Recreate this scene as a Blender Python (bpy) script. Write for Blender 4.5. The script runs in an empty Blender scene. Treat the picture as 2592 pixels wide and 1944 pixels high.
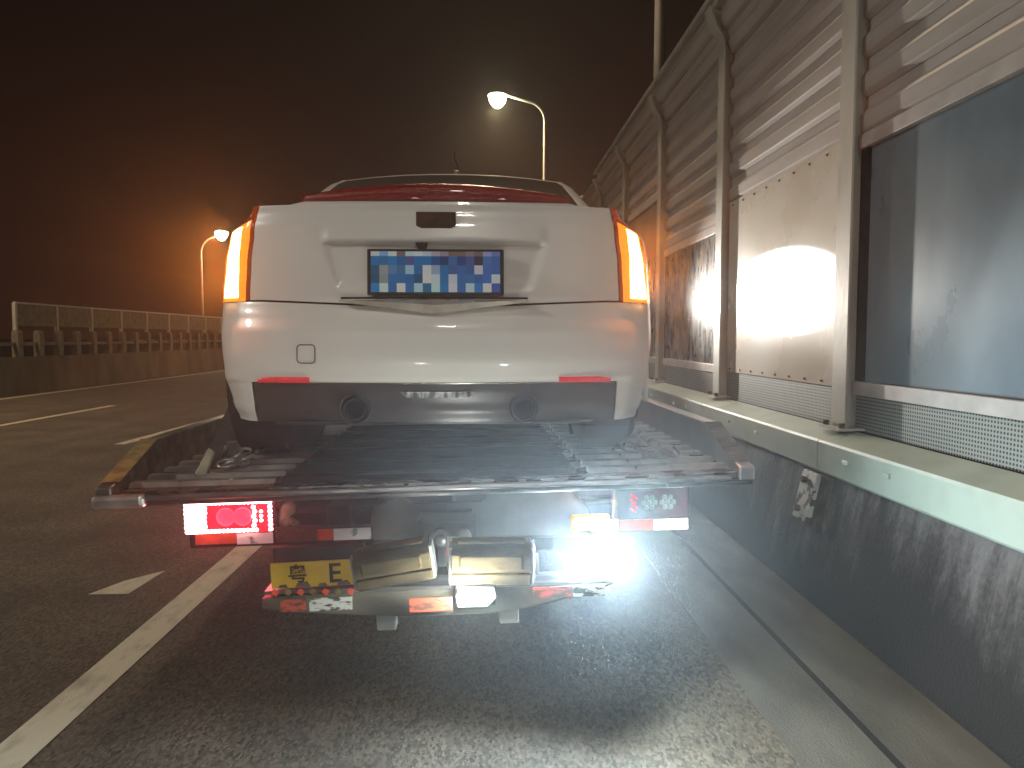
import bpy, bmesh, math, random
from mathutils import Vector, Matrix
random.seed(7)
R = math.radians
sc = bpy.context.scene
C = sc.collection

# ------------------------------------------------------------------ camera
EYE = 1.55
cam_d = bpy.data.cameras.new('camera'); cam = bpy.data.objects.new('camera', cam_d); C.objects.link(cam)
cam.location = (0, 0, EYE)
cam_d.sensor_width = 36; cam_d.lens = 26
cam_d.clip_start = 0.05; cam_d.clip_end = 6000
cam.rotation_euler = (R(90 - 3.63), 0, R(-2.0))
sc.camera = cam

# ------------------------------------------------------------------ night sky
world = bpy.data.worlds.new('World'); sc.world = world; world.use_nodes = True
nt = world.node_tree; nt.nodes.clear()
wo = nt.nodes.new('ShaderNodeOutputWorld'); bg = nt.nodes.new('ShaderNodeBackground')
geo = nt.nodes.new('ShaderNodeTexCoord'); sep = nt.nodes.new('ShaderNodeSeparateXYZ'); rmp = nt.nodes.new('ShaderNodeValToRGB')
nt.links.new(geo.outputs['Generated'], sep.inputs[0]); nt.links.new(sep.outputs['Z'], rmp.inputs[0])
rmp.color_ramp.elements[0].position = 0.0; rmp.color_ramp.elements[0].color = (.0150, .0040, .0022, 1)
rmp.color_ramp.elements[1].position = 0.55; rmp.color_ramp.elements[1].color = (.0040, .0030, .0026, 1)
nt.links.new(rmp.outputs[0], bg.inputs[0]); bg.inputs[1].default_value = 1.1
nt.links.new(bg.outputs[0], wo.inputs[0])

# ------------------------------------------------------------------ exposure and renderer
sc.view_settings.view_transform = 'Standard'; sc.view_settings.look = 'None'
sc.view_settings.exposure = 0.0; sc.view_settings.gamma = 1.0; sc.view_settings.use_curve_mapping = False
sc.render.engine = 'CYCLES'
sc.cycles.use_denoising = True
sc.cycles.max_bounces = 7; sc.cycles.volume_bounces = 0
sc.cycles.transparent_max_bounces = 12
sc.cycles.sample_clamp_indirect = 4
sc.cycles.volume_step_rate = 2.0; sc.cycles.volume_max_steps = 64

# ------------------------------------------------------------------ helpers
def obj(name, mesh, mat=None, parent=None, loc=(0, 0, 0), rot=(0, 0, 0)):
    o = bpy.data.objects.new(name, mesh); C.objects.link(o)
    if mat is not None and mesh is not None and len(mesh.materials) == 0:
        mesh.materials.append(mat)
    o.location = loc; o.rotation_euler = rot
    if parent is not None: o.parent = parent
    return o

def tag(o, label=None, cat=None, group=None, kind=None):
    if label: o['label'] = label
    if cat: o['category'] = cat
    if group: o['group'] = group
    if kind: o['kind'] = kind
    return o

def empty(name, loc, rot=(0, 0, 0)):
    o = bpy.data.objects.new(name, None); C.objects.link(o)
    o.location = loc; o.rotation_euler = rot; o.empty_display_size = .2
    return o

class MB:
    def __init__(s): s.v = []; s.f = []
    def add(s, vs, fs):
        n = len(s.v); s.v += [tuple(v) for v in vs]; s.f += [tuple(i + n for i in f) for f in fs]; return s
    def box(s, c, d, rot=None):
        x, y, z = d[0] / 2, d[1] / 2, d[2] / 2
        vs = [Vector((i * x, j * y, k * z)) for k in (-1, 1) for j in (-1, 1) for i in (-1, 1)]
        if rot is not None: vs = [rot @ v for v in vs]
        c = Vector(c)
        return s.add([v + c for v in vs], [(0, 2, 3, 1), (4, 5, 7, 6), (0, 1, 5, 4), (2, 6, 7, 3), (0, 4, 6, 2), (1, 3, 7, 5)])
    def cyl(s, a, b, r0, r1=None, n=16, cap=True):
        r1 = r0 if r1 is None else r1
        a = Vector(a); b = Vector(b); d = (b - a).normalized()
        t = d.cross(Vector((0, 0, 1)) if abs(d.z) < .9 else Vector((1, 0, 0))).normalized(); u = d.cross(t)
        vs = []
        for p, r in ((a, r0), (b, r1)):
            for i in range(n):
                an = 2 * math.pi * i / n; vs.append(p + (t * math.cos(an) + u * math.sin(an)) * r)
        fs = [(i, (i + 1) % n, n + (i + 1) % n, n + i) for i in range(n)]
        if cap: fs += [tuple(range(n - 1, -1, -1)), tuple(range(n, 2 * n))]
        return s.add(vs, fs)
    def tube(s, pts, r, n=8):
        pts = [Vector(p) for p in pts]; vs = []; fs = []
        rr = r if isinstance(r, (list, tuple)) else [r] * len(pts)
        for k, p in enumerate(pts):
            d = (pts[min(k + 1, len(pts) - 1)] - pts[max(k - 1, 0)]).normalized()
            t = d.cross(Vector((0, 1, 0)) if abs(d.y) < .9 else Vector((0, 0, 1))).normalized(); u = d.cross(t)
            for i in range(n):
                an = 2 * math.pi * i / n; vs.append(p + (t * math.cos(an) + u * math.sin(an)) * rr[k])
        for k in range(len(pts) - 1):
            for i in range(n):
                j = (i + 1) % n; fs.append((k * n + i, k * n + j, (k + 1) * n + j, (k + 1) * n + i))
        fs += [tuple(range(n - 1, -1, -1)), tuple(range((len(pts) - 1) * n, len(pts) * n))]
        return s.add(vs, fs)
    def prism(s, poly, axis, a, b):
        """poly: 2D outline; swept along axis from a to b. axis y: (x,z); x: (y,z); z: (x,y)"""
        def P(p, t):
            return {'y': (p[0], t, p[1]), 'x': (t, p[0], p[1]), 'z': (p[0], p[1], t)}[axis]
        n = len(poly)
        vs = [P(p, a) for p in poly] + [P(p, b) for p in poly]
        fs = [(i, (i + 1) % n, n + (i + 1) % n, n + i) for i in range(n)] + [tuple(range(n - 1, -1, -1)), tuple(range(n, 2 * n))]
        return s.add(vs, fs)
    def lathe(s, prof, n=32, axis='x', c=(0, 0, 0)):
        """prof: (radius, offset along the axis)"""
        vs = []; fs = []; m = len(prof)
        for i in range(n):
            a = 2 * math.pi * i / n; ca, sa = math.cos(a), math.sin(a)
            for r, t in prof:
                v = {'x': (t, r * ca, r * sa), 'y': (r * ca, t, r * sa), 'z': (r * ca, r * sa, t)}[axis]
                vs.append((v[0] + c[0], v[1] + c[1], v[2] + c[2]))
        for i in range(n):
            j = (i + 1) % n
            for k in range(m - 1): fs.append((i * m + k, j * m + k, j * m + k + 1, i * m + k + 1))
        return s.add(vs, fs)
    def mesh(s, name, smooth=False, fix=True):
        me = bpy.data.meshes.new(name); me.from_pydata(s.v, [], s.f); me.validate()
        if fix:
            bm = bmesh.new(); bm.from_mesh(me); bmesh.ops.recalc_face_normals(bm, faces=bm.faces); bm.to_mesh(me); bm.free()
        if smooth:
            me.shade_smooth()
        return me
    def build(s, name, mat, parent=None, loc=(0, 0, 0), rot=(0, 0, 0), smooth=False, bevel=0, seg=2):
        o = obj(name, s.mesh(name, smooth), mat, parent, loc, rot)
        if bevel:
            m = o.modifiers.new('bevel', 'BEVEL'); m.width = bevel; m.segments = seg; m.limit_method = 'ANGLE'; m.angle_limit = R(35)
            m.harden_normals = False
        return o

def box_obj(name, c, d, mat, parent=None, bevel=0.0, rot=None):
    return MB().box(c, d, rot).build(name, mat, parent, bevel=bevel)

def srgb(h):
    h = h.lstrip('#'); v = [int(h[i:i + 2], 16) / 255 for i in (0, 2, 4)]
    return tuple(x / 12.92 if x < .04045 else ((x + .055) / 1.055) ** 2.4 for x in v) + (1,)

def mat(name, col, rough=.5, metal=0.0, var=.15, scale=8, bump=0.0, bscale=60, stretch=(1, 1, 1), col2=None, coat=0.0, emit=None, estr=0.0, spec=.5,
        rvar=0.0, lo=.35, hi=.7, trans=0.0, alpha=1.0, detail=6):
    """principled material whose colour, gloss and relief all wander with noise in object space"""
    m = bpy.data.materials.new(name); m.use_nodes = True
    n = m.node_tree; b = n.nodes['Principled BSDF']
    L = n.links.new
    tc = n.nodes.new('ShaderNodeTexCoord'); mp = n.nodes.new('ShaderNodeMapping'); mp.inputs['Scale'].default_value = stretch
    L(tc.outputs['Object'], mp.inputs[0])
    no = n.nodes.new('ShaderNodeTexNoise'); no.inputs['Scale'].default_value = scale; no.inputs['Detail'].default_value = detail
    L(mp.outputs[0], no.inputs[0])
    r = n.nodes.new('ShaderNodeValToRGB'); r.color_ramp.elements[0].position = lo; r.color_ramp.elements[1].position = hi
    c2 = col2 or tuple(c * (1 - var) for c in col[:3])
    r.color_ramp.elements[0].color = tuple(c2[:3]) + (1,)
    r.color_ramp.elements[1].color = tuple(col[:3]) + (1,)
    L(no.outputs[0], r.inputs[0]); L(r.outputs[0], b.inputs['Base Color'])
    b.inputs['Roughness'].default_value = rough; b.inputs['Metallic'].default_value = metal
    b.inputs['Coat Weight'].default_value = coat; b.inputs['Specular IOR Level'].default_value = spec
    b.inputs['Transmission Weight'].default_value = trans; b.inputs['Alpha'].default_value = alpha
    if rvar:
        mr = n.nodes.new('ShaderNodeMapRange'); mr.inputs['To Min'].default_value = max(.02, rough - rvar); mr.inputs['To Max'].default_value = min(1, rough + rvar)
        L(no.outputs[0], mr.inputs[0]); L(mr.outputs[0], b.inputs['Roughness'])
    if bump:
        n2 = n.nodes.new('ShaderNodeTexNoise'); n2.inputs['Scale'].default_value = bscale; n2.inputs['Detail'].default_value = 5
        L(mp.outputs[0], n2.inputs[0])
        bp = n.nodes.new('ShaderNodeBump'); bp.inputs['Strength'].default_value = bump; bp.inputs['Distance'].default_value = .01
        L(n2.outputs[0], bp.inputs['Height']); L(bp.outputs[0], b.inputs['Normal'])
    if emit:
        b.inputs['Emission Color'].default_value = tuple(emit[:3]) + (1,); b.inputs['Emission Strength'].default_value = estr
    return m

def nodes_of(m): return m.node_tree, m.node_tree.nodes['Principled BSDF']

def glow(name, col, strength):
    return mat(name, col, .4, emit=col, estr=strength, var=.05)

def light(name, kind, loc, power, col, size=.05, parent=None, spot=None, blend=.3, target=None, **kw):
    l = bpy.data.lights.new(name, kind); l.energy = power; l.color = col
    if kind in ('POINT', 'SPOT'): l.shadow_soft_size = size
    if kind == 'SPOT': l.spot_size = R(spot); l.spot_blend = blend
    if kind == 'AREA':
        l.shape = 'RECTANGLE'; l.size = size; l.size_y = kw.get('size_y', size)
    o = bpy.data.objects.new(name, l); C.objects.link(o); o.location = loc
    if target is not None:
        o.rotation_euler = (Vector(target) - Vector(loc)).to_track_quat('-Z', 'Y').to_euler()
    if parent: o.parent = parent
    return o

# ------------------------------------------------------------------ materials
M = {}
# asphalt: aggregate speckle, long tyre-polished bands
def asphalt():
    m = mat('asphalt', (.075, .062, .05), .78, var=.5, scale=1.3, bump=.6, bscale=160, rvar=.12)
    n, b = nodes_of(m); L = n.links.new
    tc = n.nodes.new('ShaderNodeTexCoord')
    v = n.nodes.new('ShaderNodeTexVoronoi'); v.inputs['Scale'].default_value = 62
    vm = n.nodes.new('ShaderNodeMapping'); vm.inputs['Scale'].default_value = (1.5, .75, 1); L(tc.outputs['Object'], vm.inputs[0]); L(vm.outputs[0], v.inputs[0])
    sp = n.nodes.new('ShaderNodeValToRGB'); sp.color_ramp.elements[0].position = .0; sp.color_ramp.elements[1].position = 1
    sp.color_ramp.elements[0].color = (.3, .3, .3, 1); sp.color_ramp.elements[1].color = (2.2, 2.05, 1.85, 1)
    L(v.outputs['Color'], sp.inputs[0])
    mx = n.nodes.new('ShaderNodeMix'); mx.data_type = 'RGBA'; mx.blend_type = 'MULTIPLY'; mx.inputs[0].default_value = 1
    src = b.inputs['Base Color'].links[0].from_socket
    L(src, mx.inputs[6]); L(sp.outputs[0], mx.inputs[7])
    # lengthwise wear bands
    mp = n.nodes.new('ShaderNodeMapping'); mp.inputs['Scale'].default_value = (2.2, .05, 1); L(tc.outputs['Object'], mp.inputs[0])
    n3 = n.nodes.new('ShaderNodeTexNoise'); n3.inputs['Scale'].default_value = 1.0; L(mp.outputs[0], n3.inputs[0])
    mr = n.nodes.new('ShaderNodeMapRange'); mr.inputs['To Min'].default_value = .65; mr.inputs['To Max'].default_value = 1.4; L(n3.outputs[0], mr.inputs[0])
    mx2 = n.nodes.new('ShaderNodeMix'); mx2.data_type = 'RGBA'; mx2.blend_type = 'MULTIPLY'; mx2.inputs[0].default_value = 1
    L(mx.outputs[2], mx2.inputs[6]); L(mr.outputs[0], mx2.inputs[7]); L(mx2.outputs[2], b.inputs['Base Color'])
    return m
M['asphalt'] = asphalt()
M['soil'] = mat('soil', (.03, .028, .02), .95, var=.5, scale=.2)
M['gutter'] = mat('gutter_concrete', (.12, .104, .085), .85, var=.55, scale=2.5, bump=.8, bscale=120, stretch=(1.5, .5, 1), rvar=.1)
M['groove'] = mat('groove_dirt', (.012, .011, .01), .9)
M['paint'] = mat('road_paint', (.46, .43, .34), .6, col2=(.27, .25, .2), scale=14, lo=.25, hi=.5, bump=.5, bscale=180, stretch=(1, .4, 1))

def stained_concrete():
    m = mat('stained_concrete', (.30, .27, .27), .85, scale=2, bump=.6, bscale=70)
    n, b = nodes_of(m); L = n.links.new
    tc = n.nodes.new('ShaderNodeTexCoord'); sp = n.nodes.new('ShaderNodeSeparateXYZ'); L(tc.outputs['Object'], sp.inputs[0])
    mp = n.nodes.new('ShaderNodeMapping'); mp.inputs['Scale'].default_value = (1, 7, 1.3); L(tc.outputs['Object'], mp.inputs[0])
    a = n.nodes.new('ShaderNodeTexNoise'); a.inputs['Scale'].default_value = 1.0; a.inputs['Detail'].default_value = 10; a.inputs['Roughness'].default_value = .72; L(mp.outputs[0], a.inputs[0])
    c = n.nodes.new('ShaderNodeTexNoise'); c.inputs['Scale'].default_value = 1.1; c.inputs['Detail'].default_value = 5; L(tc.outputs['Object'], c.inputs[0])
    f = n.nodes.new('ShaderNodeTexNoise'); f.inputs['Scale'].default_value = 38; f.inputs['Detail'].default_value = 4; L(tc.outputs['Object'], f.inputs[0])
    ad = n.nodes.new('ShaderNodeMath'); ad.operation = 'MULTIPLY_ADD'; L(a.outputs[0], ad.inputs[0]); ad.inputs[1].default_value = .9
    L(c.outputs[0], ad.inputs[2])
    zz = n.nodes.new('ShaderNodeMath'); zz.operation = 'MULTIPLY_ADD'; L(sp.outputs['Z'], zz.inputs[0]); zz.inputs[1].default_value = .7; L(ad.outputs[0], zz.inputs[2])
    ff = n.nodes.new('ShaderNodeMath'); ff.operation = 'MULTIPLY_ADD'; L(f.outputs[0], ff.inputs[0]); ff.inputs[1].default_value = .22; L(zz.outputs[0], ff.inputs[2])
    r = n.nodes.new('ShaderNodeValToRGB'); e = r.color_ramp.elements
    e[0].position = .78; e[0].color = (.022, .019, .021, 1); e[1].position = 1.0; e[1].color = (.055, .048, .048, 1)
    x = e.new(.90); x.color = (.04, .035, .037, 1)
    mr = n.nodes.new('ShaderNodeMapRange'); mr.inputs['From Min'].default_value = 1.30; mr.inputs['From Max'].default_value = 1.72
    L(ff.outputs[0], mr.inputs[0])
    r.color_ramp.elements[0].position = 0; r.color_ramp.elements[1].position = .35; r.color_ramp.elements[2].position = .9
    r.color_ramp.elements[0].color = (.018, .016, .017, 1); r.color_ramp.elements[1].color = (.046, .041, .043, 1); r.color_ramp.elements[2].color = (.16, .145, .15, 1)
    L(mr.outputs[0], r.inputs[0]); L(r.outputs[0], b.inputs['Base Color'])
    return m
M['wall'] = stained_concrete()
M['parapet'] = mat('weathered_concrete', (.16, .13, .095), .9, var=.5, scale=1.4, bump=.5, stretch=(1, 1, .4))
M['baluster'] = mat('painted_concrete', (.21, .20, .155), .8, var=.45, scale=5, bump=.3)
M['steel'] = mat('grey_painted_steel', (.54, .54, .49), .48, col2=(.36, .36, .32), scale=3, rvar=.12, bump=.12, bscale=30, stretch=(1, 1, .5), lo=.25, hi=.55)
M['louvre'] = mat('louvre_aluminium', (.56, .52, .50), .5, col2=(.42, .38, .36), scale=2.2, stretch=(1, .4, 2), rvar=.1, bump=.1, bscale=40, lo=.3, hi=.62)
M['rail'] = mat('anodised_rail', (.62, .58, .57), .45, var=.25, scale=6)
M['cover'] = mat('mint_grey_cover', (.45, .53, .475), .5, col2=(.36, .43, .385), scale=4, lo=.25, hi=.55, bump=.08, bscale=25, rvar=.1)
M['rust'] = mat('rusty_steel', (.16, .12, .09), .8, var=.7, scale=14, bump=.6)
M['chip'] = mat('chipped_white_steel', (.55, .56, .52), .55, col2=(.07, .05, .035), scale=16, lo=.42, hi=.47, bump=.4)

def sheet_mat():
    m = mat('white_sheet', (.74, .72, .68), .28, col2=(.64, .57, .47), scale=1.6, lo=.3, hi=.65, bump=.05, bscale=4, stretch=(1, .7, 1), rvar=.08)
    return m
M['sheet'] = sheet_mat()

def scratched_glass():
    m = mat('scuffed_acrylic', (.03, .035, .05), .12)
    n, b = nodes_of(m); L = n.links.new
    tc = n.nodes.new('ShaderNodeTexCoord'); mp = n.nodes.new('ShaderNodeMapping'); mp.inputs['Scale'].default_value = (1, 2.2, .75); L(tc.outputs['Object'], mp.inputs[0])
    mp.inputs['Rotation'].default_value = (R(18), 0, 0)
    a = n.nodes.new('ShaderNodeTexNoise'); a.inputs['Scale'].default_value = 3.2; a.inputs['Detail'].default_value = 12; a.inputs['Roughness'].default_value = .74; a.inputs['Distortion'].default_value = 1.1; L(mp.outputs[0], a.inputs[0])
    r = n.nodes.new('ShaderNodeValToRGB'); e = r.color_ramp.elements; e[0].position = .44; e[0].color = (.05, .055, .07, 1); e[1].position = .72; e[1].color = (.52, .52, .5, 1)
    L(a.outputs[0], r.inputs[0]); L(r.outputs[0], b.inputs['Base Color'])
    mr = n.nodes.new('ShaderNodeMapRange'); mr.inputs['To Min'].default_value = .08; mr.inputs['To Max'].default_value = .5; L(a.outputs[0], mr.inputs[0]); L(mr.outputs[0], b.inputs['Roughness'])
    return m
M['scuffed'] = scratched_glass()
M['acrylic'] = mat('dusty_blue_acrylic', (.24, .30, .355), .30, col2=(.15, .19, .235), scale=2.2, lo=.3, hi=.7, rvar=.10, stretch=(1, 1, .6), spec=.6)
M['brownsheet'] = mat('faded_sheet', (.3, .2, .14), .55, var=.3, scale=3)

def perforated():
    m = mat('perforated_steel', (.34, .37, .36), .5, metal=.2)
    n, b = nodes_of(m); L = n.links.new
    tc = n.nodes.new('ShaderNodeTexCoord'); mp = n.nodes.new('ShaderNodeMapping'); mp.inputs['Scale'].default_value = (0, 48, 48); L(tc.outputs['Object'], mp.inputs[0])
    v = n.nodes.new('ShaderNodeTexVoronoi'); v.inputs['Randomness'].default_value = 0; v.inputs['Scale'].default_value = 1; L(mp.outputs[0], v.inputs[0])
    r = n.nodes.new('ShaderNodeValToRGB'); r.color_ramp.elements[0].position = .26; r.color_ramp.elements[1].position = .34
    r.color_ramp.elements[0].color = (.05, .055, .055, 1); r.color_ramp.elements[1].color = (.36, .38, .37, 1)
    L(v.outputs['Distance'], r.inputs[0]); L(r.outputs[0], b.inputs['Base Color'])
    return m
M['perf'] = perforated()

M['paintwhite'] = mat('white_car_paint', (.74, .72, .68), .3, col2=(.68, .655, .61), scale=1.5, coat=.35, rvar=.04, spec=.45, lo=.3, hi=.7)
M['gap'] = mat('dark_gap', (.01, .01, .01), .8)
M['valance'] = mat('dark_satin_plastic', (.05, .04, .039), .38, var=.3, scale=9, rvar=.08, bump=.05)
M['chrome'] = mat('satin_chrome', (.55, .53, .5), .22, metal=1, var=.15)
M['blackp'] = mat('black_plastic', (.012, .012, .013), .4, var=.3, bump=.05)
M['tyre'] = mat('tyre_rubber', (.018, .016, .016), .78, var=.4, bump=.3)
M['glass'] = mat('tinted_glass', (.09, .07, .05), .1, var=.3, scale=2, spec=.7)
M['redlens'] = mat('dark_red_lens', (.16, .006, .006), .12, var=.5, scale=40, bump=.35, bscale=130, stretch=(1, 1, 1), emit=(.25, .01, .005), estr=.12, coat=.5)
M['redrefl'] = mat('red_reflector', (.5, .02, .03), .15, var=.35, scale=60, bump=.5, bscale=150, emit=(.8, .03, .04), estr=.35, coat=.5)  # weak emission paints in the light a reflector throws back
M['lamp_core'] = glow('amber_lamp_core', (1, .62, .18), 26)
M['lamp_edge'] = mat('amber_lamp_lens', (.5, .09, .01), .2, var=.6, scale=60, emit=(1, .22, .012), estr=1.5, coat=.4)
M['lamp_dark'] = mat('smoked_red_lens', (.12, .012, .006), .15, var=.5, scale=70, emit=(1, .10, .01), estr=.16, coat=.5)
M['revlamp'] = mat('clear_lamp_lens', (.55, .56, .56), .1, col2=(.12, .12, .13), scale=45, stretch=(1.6, 1, .5), lo=.42, hi=.6, bump=.5, metal=.4)
M['exh'] = mat('sooty_exhaust', (.05, .045, .042), .5, metal=.6, var=.5)
M['soot'] = mat('soot', (.006, .005, .005), .9)

M['deck'] = mat('wet_deck_steel', (.20, .17, .155), .27, metal=.75, col2=(.05, .042, .04), scale=9, bump=.55, bscale=26, rvar=.18, stretch=(1, 1.6, 1), lo=.35, hi=.62)
M['deckdark'] = mat('dark_deck_steel', (.032, .028, .032), .5, metal=.4, var=.5, scale=12, bump=.3, bscale=40, stretch=(.4, 2, 1), rvar=.12)
M['slat'] = mat('worn_aluminium', (.48, .46, .43), .3, metal=.7, col2=(.26, .24, .22), scale=9, bump=.12, bscale=30, rvar=.1, lo=.3, hi=.6)
M['alu'] = mat('smooth_aluminium', (.62, .63, .67), .34, metal=.9, var=.25, scale=3, rvar=.08, bump=.08, bscale=12)
M['edgebar'] = mat('scraped_edge_steel', (.3, .29, .29), .3, metal=.8, var=.6, scale=20, stretch=(.3, 1, 1), bump=.2)
M['yellow'] = mat('worn_yellow_paint', (.20, .145, .05), .6, col2=(.1, .06, .02), scale=24, bump=.4, lo=.35, hi=.6)
M['frame'] = mat('dark_chassis_steel', (.035, .03, .032), .6, metal=.3, var=.5, scale=10, bump=.25)
M['greypaint'] = mat('grey_green_paint', (.17, .18, .165), .5, col2=(.09, .095, .09), scale=6, bump=.12, rvar=.1)
M['pad'] = mat('worn_yellow_pad', (.075, .058, .031), 1.0, spec=.15, col2=(.02, .018, .013), scale=7, bump=.7, bscale=22, stretch=(.5, 1, 1.6), lo=.35, hi=.6)
M['wornwhite'] = mat('worn_white_tape', (.5, .53, .5), .5, col2=(.05, .05, .045), scale=34, stretch=(.7, 1, 2), lo=.42, hi=.5)
M['wornred'] = mat('worn_red_tape', (.42, .07, .04), .5, col2=(.08, .04, .03), scale=34, stretch=(.7, 1, 2), lo=.40, hi=.52)
M['redtape'] = mat('red_reflective_tape', (.62, .09, .045), .35, var=.35, scale=30, emit=(.8, .08, .05), estr=.06)  # slight emission stands for returned lamp light
M['whitetape'] = mat('white_reflective_tape', (.72, .75, .74), .35, col2=(.12, .13, .12), scale=26, lo=.30, hi=.40, emit=(.7, .75, .75), estr=.07)  # faint glow painted in, as if the tape returned light
M['truckred'] = mat('truck_lamp_red', (.4, .01, .015), .15, var=.6, scale=50, emit=(1, .012, .03), estr=1.9, coat=.4)
M['truckpink'] = mat('truck_lamp_disc', (.6, .05, .1), .3, col2=(.4, .01, .04), scale=60, emit=(1, .06, .14), estr=1.1)
M['led'] = glow('led_white_red', (1, .45, .45), 14)
M['deadlens'] = mat('unlit_red_lens', (.022, .003, .005), .22, var=.4, scale=30, emit=(.3, .01, .03), estr=.03, coat=.5)  # lamp is off; a faint glow is painted into the lens
M['petal'] = mat('reflector_petal', (.10, .12, .11), .35, metal=.3, col2=(.06, .07, .065), scale=60, lo=.4, hi=.6)
M['amberled'] = glow('amber_led', (1, .55, .16), 9)
M['workglow'] = glow('work_lamp_lens', (.86, 1, .95), 60)
M['streetglow'] = glow('street_lamp_lens', (1, .93, .62), 40)
M['plate_yellow'] = mat('yellow_plate', (.58, .40, .02), .45, col2=(.40, .26, .02), scale=9)
M['ink'] = mat('black_ink', (.02, .015, .01), .5)
M['strap'] = mat('webbing_strap', (.035, .028, .024), .8, var=.5, scale=40, bump=.5, bscale=120)
M['pale'] = mat('pale_worn_fabric', (.42, .38, .27), .8, var=.4, scale=12, bump=.4)
M['pole'] = mat('galvanised_pole', (.5, .48, .43), .5, metal=.3, var=.25, scale=3)

# ------------------------------------------------------------------ ground and road
def sheet(name, x0, x1, y0, y1, z, m, kind='structure', nx=1, ny=1):
    mb = MB(); mb.add([(x0, y0, z), (x1, y0, z), (x1, y1, z), (x0, y1, z)], [(0, 1, 2, 3)])
    o = mb.build(name, m, None); tag(o, kind=kind); return o

sheet('ground', -2500, 2500, -2500, 2500, -6.0, M['soil'])
slab = MB().box((-5.85, 180, -.6), (16.4, 420, 1.2)).build('road', M['asphalt']); tag(slab, kind='structure')
# shoulder: two long rows of concrete gutter slabs with a dirt joint between them
gut = empty('gutter', (0, 0, 0)); tag(gut, kind='structure')
box_obj('joint_bed', (1.62, 60, -.0006), (.46, 180, .003), M['groove'], gut)
SL = 6.0
inner = MB().box((0, 0, 0), (.345, SL - .004, .008)).mesh('gutter_slab'); outer = MB().box((0, 0, 0), (.38, SL - .004, .012)).mesh('gutter_slab')
for k in range(16):
    y = -3 + SL * k
    obj('gutter_slab', inner, M['gutter'], gut, (1.303, y, -.0022))
    obj('gutter_slab', outer, M['gutter'], gut, (1.70, y, -.0042))

def line_quad(name, pts, z=.004):
    o = MB().add([(x, y, z) for x, y in pts], [(0, 1, 2, 3)]).build(name, M['paint']); tag(o, kind='structure'); return o
line_quad('road_marking', [(-1.87, -6), (-1.69, -6), (-1.66, 9.5), (-1.84, 9.5)])
line_quad('road_marking', [(-2.40, 4.45), (-2.16, 4.45), (-2.13, 4.9), (-2.30, 4.7)])
# lane dashes seen to the left
for (xa, ya, xb, yb, w) in ((-5.30, 10.8, -5.05, 17.2, .16), (-5.05, 26, -4.95, 32, .16), (-8.6, 9, -8.45, 17.0, .16), (-8.45, 26, -8.3, 32, .16)):
    line_quad('road_marking', [(xa - w / 2, ya), (xa + w / 2, ya), (xb + w / 2, yb), (xb - w / 2, yb)])
line_quad('road_marking', [(-12.2, -20), (-12.02, -20), (-12.02, 150), (-12.2, 150)])

# ------------------------------------------------------------------ concrete barrier wall under the noise barrier
cw = MB()
prof = [(1.89, -.3), (1.89, .02), (1.945, .28), (2.045, .735), (2.40, .735), (2.40, -.3)]
cwall = cw.prism(prof, 'y', -8, 110).build('concrete_barrier', M['wall'])
tag(cwall, 'long dark mould-stained concrete wall under the noise barrier, beside the shoulder', 'concrete wall')

# ------------------------------------------------------------------ noise barrier
nb = empty('noise_barrier', (2.14, 4.4, .74)); NB = Vector(nb.location)
tag(nb, 'tall grey noise barrier with louvred top, posts and glazed panels running beside the truck', 'noise barrier')
PITCH = 2.4; NP = 14; PX = 2.25
def wl(x, y, z): return (x - NB.x, y - NB.y, z - NB.z)
def wpath(s):
    """panel plane: straight up to z 4.32, then leaning towards the road. s = height above z 2.0"""
    S0 = 2.12; a = R(27)
    if s <= S0: return PX, 2.0 + s, 0.0
    d = s - S0; t = min(1, d / .22) * a
    return PX - math.sin(t * .75) * d, 2.0 + S0 + math.cos(t * .75) * d, t
# post: H section, front flange towards the road, bent over at the top
pm = MB()
path = [(0, 0.985)]
zz = [.985, 2.0, 3.0, 4.0, 4.12, 4.19, 4.26, 4.34, 4.44, 4.52]
def post_pt(z):
    if z < 4.12: return 0.0, z
    x, zc, t = wpath(z - 2.0); return x - PX, zc
def ribbon(mb, off0, off1, y0, y1):
    vs = []; fs = []
    for z in zz:
        dx, zc = post_pt(z)
        for (o, y) in ((off0, y0), (off1, y0), (off1, y1), (off0, y1)):
            vs.append((PX - NB.x + dx + o, y, zc - NB.z))
    for k in range(len(zz) - 1):
        for i in range(4):
            j = (i + 1) % 4; fs.append((k * 4 + i, k * 4 + j, k * 4 + 4 + j, k * 4 + 4 + i))
    n = len(zz); fs += [(0, 1, 2, 3), tuple(range(4 * n - 4, 4 * n))]
    mb.add(vs, fs)
ribbon(pm, -.115, -.102, -.085, .085); ribbon(pm, -.102, .085, -.007, .007); ribbon(pm, .085, .098, -.085, .085)
post_mesh = pm.mesh('post')
# lower foot plate of each post
foot_mesh = MB().box((-.02, 0, 0), (.2, .26, .014)).mesh('foot_plate')
nut_mesh = MB().cyl((0, 0, 0), (0, 0, .03), .018, n=6).mesh('nut')
post_ys = [4.4 + PITCH * (k - 2) for k in range(NP)]
for y in post_ys:
    p = obj('post', post_mesh, M['steel'], nb, (0, y - 4.4, 0))
    f = obj('foot_plate', foot_mesh, M['steel'], p, (0.06, 0, .262))
    for sx, sy in ((-.09, -.1), (-.09, .1)):
        obj('nut', nut_mesh, M['rust'], p, (.06 + sx, sy, .268))
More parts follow.
